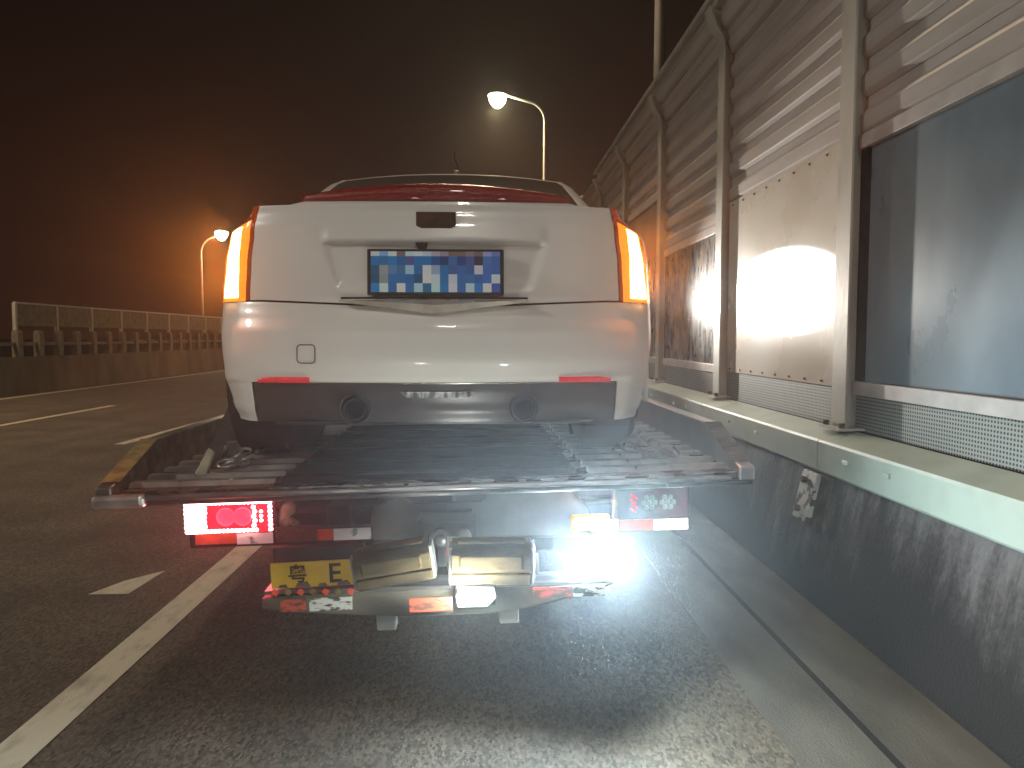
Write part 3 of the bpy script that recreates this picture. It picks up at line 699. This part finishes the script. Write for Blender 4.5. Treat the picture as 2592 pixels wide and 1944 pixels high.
# ------------------------------------------------------------------ white car on the deck
CAR = Vector((-.175, 2.55, 1.062))
car = empty('white_car', CAR, (0, 0, R(.1)))
tag(car, 'white sedan with lit amber tail lamps and blue plate, seen from behind on the flatbed', 'car')
PL = [(0, 0), (.2, .006), (.4, .024), (.55, .042), (.66, .074), (.72, .108), (.775, .18), (.815, .34), (.85, .52), (.875, .80), (.89, 1.2), (.90, 1.8), (.90, 2.4), (.89, 3.1), (.86, 3.75), (.80, 4.15), (.66, 4.42), (.4, 4.55), (0, 4.6)]
def cr(p0, p1, p2, p3, t):
    return tuple(.5 * ((2 * b) + (c - a) * t + (2 * a - 5 * b + 4 * c - d) * t * t + (3 * b - a - 3 * c + d) * t ** 3) for a, b, c, d in zip(p0, p1, p2, p3))
dense = []
for i in range(len(PL) - 1):
    p0 = PL[i - 1] if i else (-PL[1][0], PL[1][1]); p3 = PL[i + 2] if i + 2 < len(PL) else (-PL[-2][0], PL[-2][1])
    for k in range(24): dense.append(cr(p0, PL[i], PL[i + 1], p3, k / 24))
dense.append(PL[-1])
def on_x(px):
    for i in range(len(dense) - 1):
        if dense[i + 1][0] >= px: 
            a, b = dense[i], dense[i + 1]; t = (px - a[0]) / max(1e-9, b[0] - a[0]); return (px, a[1] + (b[1] - a[1]) * t)
def on_y(py):
    for i in range(len(dense) - 1):
        if dense[i + 1][1] >= py and dense[i][0] > .3:
            a, b = dense[i], dense[i + 1]; t = (py - a[1]) / max(1e-9, b[1] - a[1]); return (a[0] + (b[0] - a[0]) * t, py)
S_VAL, S_LID, S_LAMP = .634, .648, .800
cols = [i * .0124 for i in range(51)] + [S_VAL - .003, S_VAL + .003, S_LID - .003, S_LID + .003] + [.665 + .012 * i for i in range(1, 11)]
cols = sorted(set(round(c_, 5) for c_ in cols))
P2 = [on_x(c_) for c_ in cols]
y_last = P2[-1][1]; y = y_last
yl = on_x(S_LAMP)[1]
ys = []
while y < 4.4:
    y += .02 if y < .5 else (.04 if y < 1.4 else .12); ys.append(y)
ys += [yl - .002, yl + .002]; ys.sort()
P2 += [on_y(v) for v in ys if on_y(v)]
P2 += [(.6, 4.47), (.4, 4.55), (.2, 4.585), (0, 4.6)]
def interp(tab, z):
    if z <= tab[0][0]: return tab[0][1]
    for (a, b), (c, d) in zip(tab, tab[1:]):
        if z <= c:
            t = (z - a) / (c - a); t = t * t * (3 - 2 * t); return b + (d - b) * t
    return tab[-1][1]
WZ = [(.19, .945), (.26, .965), (.36, .988), (.5, 1.0), (.62, 1.0), (.75, .992), (.85, .975), (.945, .955)]
BZ = [(.19, .03), (.24, .0), (.325, -.026), (.34, -.040), (.42, -.046), (.50, -.040), (.575, -.020), (.60, -.008), (.62, .0), (.80, .010), (.87, .012), (.92, .022), (.945, .036)]
def surf(px, py, z, side=1):
    fade = max(0.0, 1 - py / .9)
    y = py + interp(BZ, z) * fade
    ax = abs(px)
    if py < .3:
        keel = max(0, 1 - ax / .55)
        if z < .62: y -= .020 * keel * min(1, (z - .25) / .15 if z > .25 else 0) * min(1, (.64 - z) / .1)
        # number plate recess: trapezoid with slanting flanks
        if .60 < z < .822:
            half = .335 + (z - .64) * .34
            d = min(1, max(0, (half - ax) / .022)) * min(1, max(0, (z - .645) / .03))
            d *= 1 if z < .808 else max(0, (.822 - z) / .014)
            y += .013 * d
        if .80 < z < .9: y -= .013 * min(1, max(0, (.400 - ax) / .03)) * (min(1, (z - .803) / .009) if z < .812 else max(0, 1 - (z - .812) / .07)) * (z > .803)
    g = min(1, max(0, (z - .84) / .10)); g = g * g * (3 - 2 * g); h = min(1, max(0, (px - .665) / .12))
    wf = interp(WZ, z)
    if z < .5: wf = 1 + (wf - 1) * min(1, max(0, (px - .636) / .1))
    return (side * (px * wf - .085 * g * h), y, z)
zrows = [.19, .205, .22, .235, .25, .265, .28, .295, .31, .322, .328, .334, .345]
z = .36
while z < .592: zrows.append(z); z += .014
zrows += [.594, .601]
z = .613
while z < .80: zrows.append(z); z += .013
zrows += [.803, .808, .812, .816, .820, .824, .83, .84]
z = .852
while z < .93: zrows.append(z); z += .012
zrows += [.935, .942, .945]
def zwarp(z, px):
    return z + .016 * min(1, max(0, (px - .25) / .35)) * math.exp(-((z - .598) / .035) ** 2)
NC = len(P2); NR = len(zrows)
ci = {c_: i for i, c_ in enumerate(cols)}
iv0, iv1 = ci[round(S_VAL - .003, 5)], ci[round(S_VAL + .003, 5)]
il0, il1 = ci[round(S_LID - .003, 5)], ci[round(S_LID + .003, 5)]
ila = next(i for i, p in enumerate(P2) if p[1] >= yl - .0021 and i >= len(cols) - 2); ilb = ila + 1
rv0, rv1 = zrows.index(.328), zrows.index(.334)
rs0, rs1 = zrows.index(.594), zrows.index(.601)
rt = NR - 1
grid = {s: [[surf(px, py, zwarp(z, px if py < .3 else 1), s) for px, py in P2] for z in zrows] for s in (1, -1)}
WY = [(.82, .205), (.82 + 2.78, .205)]   # wheel centres (y, z) above the deck are at z .325
def in_arch(p):
    for yw in (.80, 3.58):
        if math.hypot(p[1] - yw, p[2] - .325) < .375 and abs(p[0]) > .6: return True
    return False
def panel(name, region, m, both=True, thick=.014, parent=None, sides=(1, -1)):
    """one shell panel cut from the body surface; its rim is turned inwards so joints have depth"""
    mb = MB(); idx = {}
    cells = []
    for s in sides:
        for r in range(NR - 1):
            for c_ in range(NC - 1):
                if not region(c_, r): continue
                q = [grid[s][r][c_], grid[s][r][c_ + 1], grid[s][r + 1][c_ + 1], grid[s][r + 1][c_]]
                if in_arch(tuple(sum(k) / 4 for k in zip(*q))): continue
                cells.append([q[0], q[1], q[2], q[3]] if s == 1 else [q[3], q[2], q[1], q[0]])
    def vid(p):
        k = (round(p[0], 5), round(p[1], 5), round(p[2], 5))
        if k not in idx: idx[k] = len(mb.v); mb.v.append(p)
        return idx[k]
    for q in cells:
        f = [vid(p) for p in q]
        f2 = [x for i, x in enumerate(f) if x != f[i - 1]]
        if len(f2) > 2: mb.f.append(tuple(f2))
    me = bpy.data.meshes.new(name); me.from_pydata(mb.v, [], mb.f); me.validate()
    bm = bmesh.new(); bm.from_mesh(me); bmesh.ops.recalc_face_normals(bm, faces=bm.faces)
    be = [e for e in bm.edges if len(e.link_faces) == 1]
    r = bmesh.ops.extrude_edge_only(bm, edges=be)
    vs = [e for e in r['geom'] if isinstance(e, bmesh.types.BMVert)]
    for v in vs:
        cpt = Vector((0, max(.6, min(3.9, v.co.y)), max(.3, v.co.z)))
        if v.co.y < .5: v.co.y += thick
        else: v.co += (Vector((0, v.co.y, v.co.z)) - v.co).normalized() * thick
    bm.to_mesh(me); bm.free()
    for e in me.edges: pass
    me.shade_smooth(); me.set_sharp_from_angle(angle=R(32))
    return obj(name, me, m, parent or car)
lamp_rows = lambda r: rs1 <= r
panel('rear_bumper', lambda c_, r: (r < rs0) and not (c_ <= iv0 and r <= rv0) and not (r == rv0 and c_ <= iv0) and not (c_ == iv0 and r <= rv0) and P2[c_][1] < .62, M['paintwhite'])
panel('valance', lambda c_, r: r < rv0 and c_ < iv0, M['valance'])
panel('trunk_lid', lambda c_, r: r >= rs1 and c_ < il0, M['paintwhite'])
panel('body', lambda c_, r: (r >= rs1 and c_ >= ilb) or (r < rs1 and P2[c_][1] >= .62) or (r == rs0 and c_ >= ilb), M['paintwhite'])
# dark liner behind the panel joints
ln = MB()
ln.prism([(.12, .2), (.12, .9), (.5, .93), (4.2, .93), (4.4, .5), (4.2, .2)], 'x', -.60, .60).build('body_liner', M['gap'], car)
for s in (1, -1):
    MB().prism([(.19, .58), (.19, .90), (.9, .90), (.9, .58)], 'x', min(s * .60, s * .70), max(s * .60, s * .70)).build('body_liner', M['gap'], car)
# upper cap: trunk top, shoulders and bonnet
def halfw(y):
    best = 0
    for i in range(len(dense) - 1):
        for a, b in ((dense[i], dense[i + 1]),):
            if min(a[1], b[1]) <= y <= max(a[1], b[1]) and a != b:
                t = 0 if a[1] == b[1] else (y - a[1]) / (b[1] - a[1]); best = max(best, a[0] + (b[0] - a[0]) * t)
    return best
mb = MB(); yy = [.0005, .004, .01, .018, .03, .045, .06, .08, .1, .13, .17, .22, .3, .4, .55, .7, 1, 1.5, 2.2, 3, 3.6, 4, 4.2, 4.35, 4.45, 4.52, 4.57, 4.595]
K = 24
for y in yy:
    hw = halfw(y)
    for i in range(K + 1):
        t = i / K * 2 - 1
        lift = .014 * min(1, y / .35) * (1 - abs(t) ** 3) if y < 3.4 else .055 * min(1, (4.6 - y) / .5) * (1 - abs(t) ** 3)
        off = .036 * max(0, 1 - y / .9)
        mb.v.append((t * surf(hw, max(y, .3) if y > .3 else y, .945)[0], y + off, .945 + lift))
for r in range(len(yy) - 1):
    for i in range(K): mb.f.append((r * (K + 1) + i, r * (K + 1) + i + 1, (r + 1) * (K + 1) + i + 1, (r + 1) * (K + 1) + i))
mb.build('upper_body', M['paintwhite'], car, smooth=True)
# lip spoiler: white base ending in sloped shoulders, long red lamp on top
N = 28
def lip(t): return .085 + .05 * t * t
mb = MB()
for i in range(N + 1):
    t = i / N * 2 - 1; x = t * .545; e = min(1, (1 - abs(t)) / .13)
    zt = .952 + .016 * e
    for (dy, zz_) in ((.0, .945), (.004, zt - .006), (.012, zt), (.20, zt + .012), (.24, .955)):
        mb.v.append((x, lip(t) + dy, zz_))
for i in range(N):
    for k in range(4): mb.f.append((i * 5 + k, i * 5 + 5 + k, i * 5 + 6 + k, i * 5 + 1 + k))
mb.f += [(0, 1, 2, 3, 4), tuple(N * 5 + k for k in range(5))]
mb.build('spoiler', M['paintwhite'], car, smooth=False)
mb = MB()
for i in range(N + 1):
    t = i / N * 2 - 1; x = t * .475; h = .028 + .034 * (1 - abs(t) ** 1.8)
    zb = .966
    for (dy, zz_) in ((.0, zb), (-.008, zb + h * .2), (-.002, zb + h * .85), (.012, zb + h), (.10, zb + h + .004), (.12, zb)):
        mb.v.append((x, lip(t) + dy + .002, zz_))
for i in range(N):
    for k in range(5): mb.f.append((i * 6 + k, i * 6 + 6 + k, i * 6 + 7 + k, i * 6 + 1 + k))
mb.f += [tuple(range(6)), tuple(N * 6 + k for k in range(6))]
mb.build('high_brake_lamp', M['redlens'], car, smooth=True)
# greenhouse
ST = [(.52, .965, .66, .60, .955), (.75, 1.07, .70, .665, .955), (1.0, 1.185, .71, .652, .955), (1.25, 1.29, .712, .628, .955), (1.39, 1.335, .713, .611, .955), (1.42, 1.346, .715, .608, .955), (1.5, 1.356, .715, .60, .955), (1.7, 1.368, .72, .59, .955), (2.2, 1.38, .735, .58, .955), (2.8, 1.35, .735, .575, .955), (3.0, 1.33, .73, .57, .955), (3.3, 1.20, .72, .58, .955), (3.6, 1.06, .71, .60, .955), (3.85, .97, .69, .62, .955)]
TT = [-1, -.94, -.86, -.70, -.4, 0]
def gsec(st):
    y, zr, wb, wr, zb = st; pts = []
    half = []
    ze = zr - .045 * min(1, (zr - zb) / .2)
    for k in range(7):
        t = k / 6
        half.append((wb + (wr - wb) * t ** .8, zb + (ze - .02 - zb) * t))
    half.append((wr - .012, ze - .004)); half.append((wr - .032, ze + .008 * min(1, (zr - zb) / .2)))
    for t in (.90, .66, .42, .2, 0): half.append((wr * t, ze + (zr - ze) * (1 - (t) ** 2.2)))
    return [(x, y, z_) for x, z_ in half]
secs = [gsec(s) for s in ST]; HN = len(secs[0])
def gpanel(name, test, m, sides=(1, -1), shrink=0):
    mb = MB(); idx = {}
    def vid(p):
        k = tuple(round(q, 5) for q in p)
        if k not in idx: idx[k] = len(mb.v); mb.v.append(p)
        return idx[k]
    for s in sides:
        for i in range(len(secs) - 1):
            for k in range(HN - 1):
                if not test(i, k): continue
                q = [secs[i][k], secs[i][k + 1], secs[i + 1][k + 1], secs[i + 1][k]]
                q = [(p[0] * s, p[1], p[2]) for p in q]
                f = [vid(p) for p in q]; f = [a for j, a in enumerate(f) if a != f[j - 1]]
                if len(f) > 2: mb.f.append(tuple(f))
    o = mb.build(name, m, car, smooth=True); o.data.set_sharp_from_angle(angle=R(40)); return o
is_rear = lambda i, k: i <= 3 and k >= 9
is_front = lambda i, k: i >= 10 and k >= 8
is_side = lambda i, k: 4 <= i <= 10 and 1 <= k <= 4
gpanel('rear_window', is_rear, M['glass']); gpanel('windshield', is_front, M['glass'])
gpanel('side_window', is_side, M['glass'], (1,)); gpanel('side_window', is_side, M['glass'], (-1,))
gpanel('roof', lambda i, k: not (is_rear(i, k) or is_front(i, k) or is_side(i, k)), M['paintwhite'])
ant = MB().prism([(1.62, 1.37), (1.68, 1.425), (1.78, 1.43), (1.86, 1.385)], 'x', -.012, .030).build('roof_antenna', M['blackp'], car, bevel=.008)
MB().tube([(.03, 1.74, 1.40), (.018, 1.74, 1.46), (.002, 1.74, 1.50), (-.002, 1.74, 1.53), (.010, 1.74, 1.54)], .0045, 6).build('antenna_mast', M['blackp'], ant, smooth=True)
# tail lamps: smoked lens round the corner with the lit amber blade inside
for s in (1, -1):
    tl = panel('tail_lamp', lambda c_, r: r >= rs1 and il1 <= c_ < ila, M['lamp_dark'], sides=(s,))
    def sp(px, z, o=.0):
        p = on_x(px); q = surf(p[0], p[1], z, s); return (q[0] + s * o * .35, q[1] - o, q[2])
    def blade(a0, a1, b0, b1, z0, z1, o, nm, m, n=14, topcut=0):
        mb = MB(); J = 8
        for i in range(n + 1):
            t = i / n; z_ = z0 + (z1 - z0) * t
            l = a0 + (b0 - a0) * t; r_ = a1 + (b1 - a1) * t
            for j in range(J + 1):
                u = j / J; zz2 = z_ + (topcut * (u) * t)
                mb.v.append(sp(l + (r_ - l) * u, zz2, o * (1 - (2 * u - 1) ** 4 * .7)))
        for i in range(n):
            for j in range(J): mb.f.append((i * (J + 1) + j, i * (J + 1) + j + 1, (i + 1) * (J + 1) + j + 1, (i + 1) * (J + 1) + j))
        o_ = mb.build(nm, m, tl, smooth=True)
        return o_
    blade(.662, .790, .662, .750, .612, .895, .004, 'lamp_lens', M['lamp_edge'], topcut=-.03)
    blade(.688, .760, .698, .742, .626, .872, .011, 'lamp_core', M['lamp_core'], topcut=-.02)
    p = sp(.735, .75, .03)
    light('turn_light', 'AREA', (p[0] + s * .02, p[1] - .03, p[2]), 11, (1, .21, .02), .05, car, size_y=.24, target=(p[0] + s * .25, p[1] - 1.0, p[2] - .05))
    light('turn_light', 'SPOT', (p[0] + s * .06, p[1] + .02, p[2]), 26, (1, .24, .03), .05, car, spot=80, blend=.9, target=(p[0] + s * 1.0, p[1] + 2.4, p[2] + .5))
# plate, badge, garnish and small parts
def rear_pt(x, z, o=0): 
    p = on_x(abs(x)); q = surf(p[0], p[1], z, 1 if x >= 0 else -1); return (x, q[1] - o, z)
pc = ((939.5 - 937) * .00159, 0, .5 + (728 - 588) / 1600 * 2.52 - .012)
pf = MB().box((0, 0, 0), (.464, .016, .156)).build('plate_frame', M['blackp'], car, (pc[0], rear_pt(0, .71)[1] - .020, pc[2]), (R(-3), 0, 0), bevel=.004)
ROWS = [
 'b8c4dc 6f9cc8 b8c8e4 6a6060 a8c4e8 b8c8ec a8b8e0 9c98a8 8a8088 6a5a58 6a5a58 7a7080 6a5a5c 8090c0 5a70b0',
 '0f6aa6 1565a0 1472b5 0f5a96 46508f 1068a8 1068a8 0f4a8c 0c3a6e 2a5fa0 163a7c 38508c 2a2a44 2f66ac 1f5aa0',
 '15587f 8a9296 4a7aa8 33699a 8ab4e0 0f62a0 c0c8d2 8698b8 1068a8 2a5590 1f5fa0 1f5590 b4b6cc 2a5fa8 1f5aa8',
 '15506f 7f8a8c 1068a8 1266a8 0f62a0 0d4a78 c4ccd4 b0c4de 1068a8 b0bcdc 1f62a4 2066a8 1f5a9c 1f62b0 b8c4e8',
 '1478b8 b8d8f0 1a62a4 d0d4dc 1468a8 9cc0ec 14608f a8ccee 1470b0 bcc4e0 2a5fa8 a8c0ea 1a70b8 c8ccf0 2a50a0']
me = bpy.data.meshes.new('plate_face'); vs = []; fs = []; cs = []
hts = [.016, .0305, .0305, .0305, .0305]; ztop = .069; w0 = -.219; cw_ = .438 / 15
for r_, line in enumerate(ROWS):
    for i, h_ in enumerate(line.split()):
        n = len(vs); x0 = w0 + i * cw_; zt = ztop - sum(hts[:r_]); zb = zt - hts[r_]
        vs += [(x0, -.010, zb), (x0 + cw_, -.010, zb), (x0 + cw_, -.010, zt), (x0, -.010, zt)]; fs.append((n, n + 1, n + 2, n + 3)); cs.append(tuple(min(.9, c * 1.5) for c in srgb(h_)[:3]) + (1,))  # print colours brightened to carry light thrown back by the plate
me.from_pydata(vs, [], fs); ca = me.color_attributes.new('print', 'FLOAT_COLOR', 'CORNER')
for i, p in enumerate(me.polygons):
    for li in p.loop_indices: ca.data[li].color = cs[i]
pmx = mat('plate_print', (1, 1, 1), .45); n_, b_ = nodes_of(pmx); vc = n_.nodes.new('ShaderNodeVertexColor'); vc.layer_name = 'print'; n_.links.new(vc.outputs[0], b_.inputs['Base Color'])
obj('plate_face', me, pmx, pf)
# V shaped bright garnish under the plate
mb = MB(); n = 20
for i in range(n + 1):
    t = i / n * 2 - 1; x = t * .318; zt = .617 - .004 * abs(t); zb = zt - .006 - .046 * (1 - abs(t))
    y0 = rear_pt(x, .60)[1]
    for (dy, z_) in ((-.012, zt), (-.030, zt - .004), (-.046, (zt + zb) / 2 + .004), (-.036, zb), (.0, zb)):
        mb.v.append((x, y0 + dy, z_))
for i in range(n):
    for k in range(4): mb.f.append((i * 5 + k, i * 5 + 5 + k, i * 5 + 6 + k, i * 5 + 1 + k))
mb.build('garnish', mat('champagne_trim', (.66, .60, .50), .25, metal=.5, var=.3, scale=20), car)
MB().tube([rear_pt(-.318 + .636 * i / 24, .6205, .020) for i in range(25)], .0035, 6).build('garnish_shadow_gap', M['gap'], car)
# hatch grip over the plate, camera, emblem
box_obj('lid_grip', (0, rear_pt(0, .80)[1] + .006, .812), (.30, .02, .006), M['blackp'], car)
MB().prism([(-.022, .012), (.022, .012), (.012, -.014), (-.008, -.014)], 'y', -.012, .012).build('reversing_camera', M['blackp'], car, (-.045, rear_pt(0, .79)[1] - .008, .797), bevel=.003)
MB().prism([(-.068, .027), (.068, .027), (.068, -.02), (.05, -.029), (-.05, -.029), (-.068, -.02)], 'y', -.008, .0).build('emblem', mat('dark_bronze_badge', (.03, .022, .01), .4, metal=.5, col2=(.10, .05, .03), scale=22), car, (.005, rear_pt(0, .885)[1] - .001, .887), bevel=.003)
# tow eye cover
def strip_loop(cx, cz, w, h, r, wd, nm, m):
    pts = []
    for (sx, sz, a0) in ((1, 1, 0), (-1, 1, 90), (-1, -1, 180), (1, -1, 270)):
        for k in range(5):
            a = R(a0 + 22.5 * k); pts.append((cx + sx * (w / 2 - r) + r * math.cos(a), cz + sz * (h / 2 - r) + r * math.sin(a)))
    P3 = [rear_pt(x, z_, .0015) for x, z_ in pts]; P3.append(P3[0]); P3.append(P3[1])
    return MB().tube(P3, wd, 6).build(nm, m, car, smooth=True)
strip_loop(-.435, .431, .062, .062, .012, .0016, 'tow_eye_cover', M['valance'])
# reflectors
for s in (1, -1):
    mb = MB(); n = 12
    for i in range(n + 1):
        t = i / n; x = .425 + .185 * t
        zt = .352 if t < .8 else .352 - .006 * (t - .8) / .2; zb = .331 + .0 * t
        h0 = (.352 - .331) * (1 - .45 * max(0, .12 - t) / .12)
        for z_, o in ((zb, .002), (zb + .003, .007), (zt - .003, .007), (zt, .002)):
            p = rear_pt(x, z_, o); mb.v.append((s * x, p[1], z_))
    for i in range(n):
        for k in range(3): mb.f.append((i * 4 + k, i * 4 + 4 + k, i * 4 + 5 + k, i * 4 + 1 + k))
    mb.build('reflector', M['redrefl'], car, smooth=True)
# bright edge above the valance
mb = MB(); pts = [rear_pt(-.60 + 1.2 * i / 40, .331, .004) for i in range(41)]
mb.tube(pts, .0028, 6).build('valance_trim', M['chrome'], car, smooth=True)
# exhaust tips in their recesses
for u in (762, 1131):
    x = (u - 937) * .00157; z_ = .24; y0 = rear_pt(x, .26)[1]
    MB().lathe([(.052, .02), (.054, -.012), (.050, -.014), (.044, .0), (.040, .08)], 28, 'y', (x, y0, z_)).build('exhaust_surround', M['valance'], car, smooth=True)
    e_ = MB().lathe([(.036, .10), (.038, -.030), (.035, -.034), (.032, -.028), (.030, .06)], 28, 'y', (x, y0, z_)).build('exhaust_tip', M['exh'], car, smooth=True)
    MB().lathe([(.0005, .0), (.031, .0)], 24, 'y', (x, y0 - .004, z_)).build('tip_bore', M['soot'], e_)
# central reversing lamp
mb = MB()
mb.prism([(-.124, .010), (.124, .010), (.118, -.006), (.098, -.012), (-.098, -.012), (-.118, -.006)], 'y', -.010, .01).build('reversing_lamp', M['revlamp'], car, (.008, rear_pt(0, .29)[1] - .001, .292), bevel=.003)
box_obj('lower_lip', (0, .09, .188), (1.12, .10, .012), M['blackp'], car, .006)
# underbody and wheels
MB().box((0, 2.2, .20), (1.45, 3.9, .05)).build('underbody', M['gap'], car)
for s in (-1, 1):
    for yw in (.80, 3.58):
        wheel(car, s * .70, yw, .325, .325, .235)
        arc = [(s * .825, yw + .375 * math.cos(R(a)), .325 + .375 * math.sin(R(a))) for a in range(-15, 196, 10)]
        MB().tube(arc, .010, 8).build('wheel_arch', M['paintwhite'], car, smooth=True)
        MB().lathe([(.37, -.14), (.37, .05)], 32, 'x', (s * .72, yw, .325)).build('arch_liner', M['gap'], car)
    MB().prism([(2.95, 1.0), (3.12, 1.0), (3.10, 1.12), (2.97, 1.12)], 'x', min(s * .80, s * .98), max(s * .80, s * .98)).build('door_mirror', M['paintwhite'], car, bevel=.02)
    MB().box((s * .905, 2.4, .28), (.02, 1.9, .08)).build('sill', M['paintwhite'], car, bevel=.006)

# ------------------------------------------------------------------ unseen vehicle nose added below the lens; its headlamps give frontal fill
fc = empty('fill_van', (0, 0, 0)); tag(fc, 'unseen dark van nose added under the viewpoint, with two headlamps for frontal fill light', 'van')
MB().prism([(.25, .35), (.28, .62), (.18, .86), (-.5, 1.0), (-1.2, 1.05), (-1.2, .35)], 'x', -.86, .86).build('nose', mat('van_paint', (.25, .25, .26), .35), fc, bevel=.05)
for s in (-1, 1):
    hl = MB().box((s * .64, .25, .72), (.26, .08, .13)).build('fill_headlamp', M['revlamp'], fc, bevel=.02)
    MB().box((s * .64, .298, .72), (.07, .01, .05)).build('fill_headlamp_lens', M['workglow'], hl, bevel=.003)  # glowing lens added for its glints in the car bumper
    light('front_fill_light', 'SPOT', (s * .64, .32, .72), 11, (1, .97, .92), .06, fc, spot=130, blend=.6, target=(s * .5, 3, .85))

# ------------------------------------------------------------------ straps holding the car
def strap(pts, w, label, taut=True):
    mb = MB()
    for p, wx in pts:
        p = Vector(p); mb.v += [tuple(p + Vector((-w / 2, 0, 0))), tuple(p + Vector((w / 2, -.0, 0))), tuple(p + Vector((w / 2, .01, .004))), tuple(p + Vector((-w / 2, .01, .004)))]
    for i in range(len(pts) - 1):
        for k in range(4):
            j = (k + 1) % 4; mb.f.append((i * 4 + k, i * 4 + j, i * 4 + 4 + j, i * 4 + 4 + k))
    mb.f += [(0, 1, 2, 3), tuple(range(4 * len(pts) - 4, 4 * len(pts)))]
    o = mb.build('tie_down_strap', M['strap']); tag(o, label, 'strap'); return o
def W(u, v, d): return Vector(((u - 1050) / 1600 * d, d, EYE - (v - 728) / 1600 * d))
strap([(W(518, 862, 3.2), 0), (W(497, 905, 3.1), 0), (W(470, 965, 2.95), 0), (W(452, 1012, 2.78), 0)], .055, 'dark webbing strap running down from the white car to the left deck edge')
rt_ = MB().prism([(-.022, -.05), (.022, -.05), (.02, .05), (-.008, .06)], 'y', -.015, .015).build('strap_ratchet', M['pale'], None, W(446, 1000, 2.76), (R(-25), R(14), 0), bevel=.006)
tag(rt_, 'pale worn ratchet handle lying against the dark strap on the deck', 'ratchet')
# chains lying along the deck edges
link = MB()
n = 12; R1, r1 = .022, .0065
vs = []; fs = []
for i in range(n):
    a = 2 * math.pi * i / n; cx_, cy_ = R1 * math.cos(a), R1 * 1.5 * math.sin(a)
    for k in range(6):
        b = 2 * math.pi * k / 6; vs.append((cx_ + math.cos(a) * r1 * math.cos(b), cy_ + math.sin(a) * r1 * math.cos(b), r1 * math.sin(b)))
for i in range(n):
    for k in range(6):
        fs.append((i * 6 + k, ((i + 1) % n) * 6 + k, ((i + 1) % n) * 6 + (k + 1) % 6, i * 6 + (k + 1) % 6))
link.add(vs, fs); lm = link.mesh('chain_link', True)
for s, lab in ((-1, 'steel chain heaped beside the left rear wheel on the deck'), (1, 'steel chain heaped along the deck beside the right rear wheel')):
    base = O + Vector((s * .86, .55, .012)); ch = empty('tie_down_chain', base); tag(ch, lab, 'chain', 'chains on the deck')
    for k in range(26):
        t = k / 25; x = .09 * math.sin(t * 21) + random.uniform(-.03, .03) - s * .05; y = -.3 + t * 1.1 + random.uniform(-.02, .02)
        o = obj('chain_link', lm, M['slat'], ch, (x, y, (.010 if s > 0 else -.008) + random.uniform(0, .03)), (random.uniform(-.7, .7), random.uniform(-.7, .7), random.uniform(0, 3)))

# ------------------------------------------------------------------ night haze
hz = MB().box((-10, 75, 6.3), (110, 220, 16.4)).build('haze', None); tag(hz, kind='stuff')
hm = bpy.data.materials.new('haze'); hm.use_nodes = True; n = hm.node_tree; n.nodes.clear()
out = n.nodes.new('ShaderNodeOutputMaterial'); pv = n.nodes.new('ShaderNodeVolumePrincipled')
pv.inputs['Color'].default_value = (.9, .88, .86, 1); pv.inputs['Density'].default_value = .0014; pv.inputs['Anisotropy'].default_value = .72
n.links.new(pv.outputs[0], out.inputs['Volume']); hz.data.materials.append(hm)

# ------------------------------------------------------------------ thin mist volume added to stand in for lamp glare round the truck tail
mm = MB(); nn = 16
for i in range(1, nn):
    a = math.pi * i / nn
    for j in range(24):
        b = 2 * math.pi * j / 24; mm.v.append((math.sin(a) * math.cos(b), math.sin(a) * math.sin(b), math.cos(a)))
for i in range(nn - 2):
    for j in range(24): mm.f.append((i * 24 + j, i * 24 + (j + 1) % 24, (i + 1) * 24 + (j + 1) % 24, (i + 1) * 24 + j))
mm.f += [tuple(range(23, -1, -1)), tuple((nn - 2) * 24 + j for j in range(24))]
mist = mm.build('glare_mist', None, None, (-.1, 2.38, 1.28)); mist.scale = (2.5, 1.3, 1.75); tag(mist, kind='stuff')
hm = bpy.data.materials.new('mist'); hm.use_nodes = True; n = hm.node_tree; n.nodes.clear()
out = n.nodes.new('ShaderNodeOutputMaterial'); pv = n.nodes.new('ShaderNodeVolumePrincipled')
pv.inputs['Color'].default_value = (.86, .93, 1, 1); pv.inputs['Anisotropy'].default_value = .5
tc = n.nodes.new('ShaderNodeTexCoord'); gr = n.nodes.new('ShaderNodeTexGradient'); gr.gradient_type = 'QUADRATIC_SPHERE'
n.links.new(tc.outputs['Object'], gr.inputs[0]); mu = n.nodes.new('ShaderNodeMath'); mu.operation = 'MULTIPLY'; mu.inputs[1].default_value = .11
n.links.new(gr.outputs['Fac'], mu.inputs[0]); n.links.new(mu.outputs[0], pv.inputs['Density'])
n.links.new(pv.outputs[0], out.inputs['Volume']); mist.data.materials.append(hm)
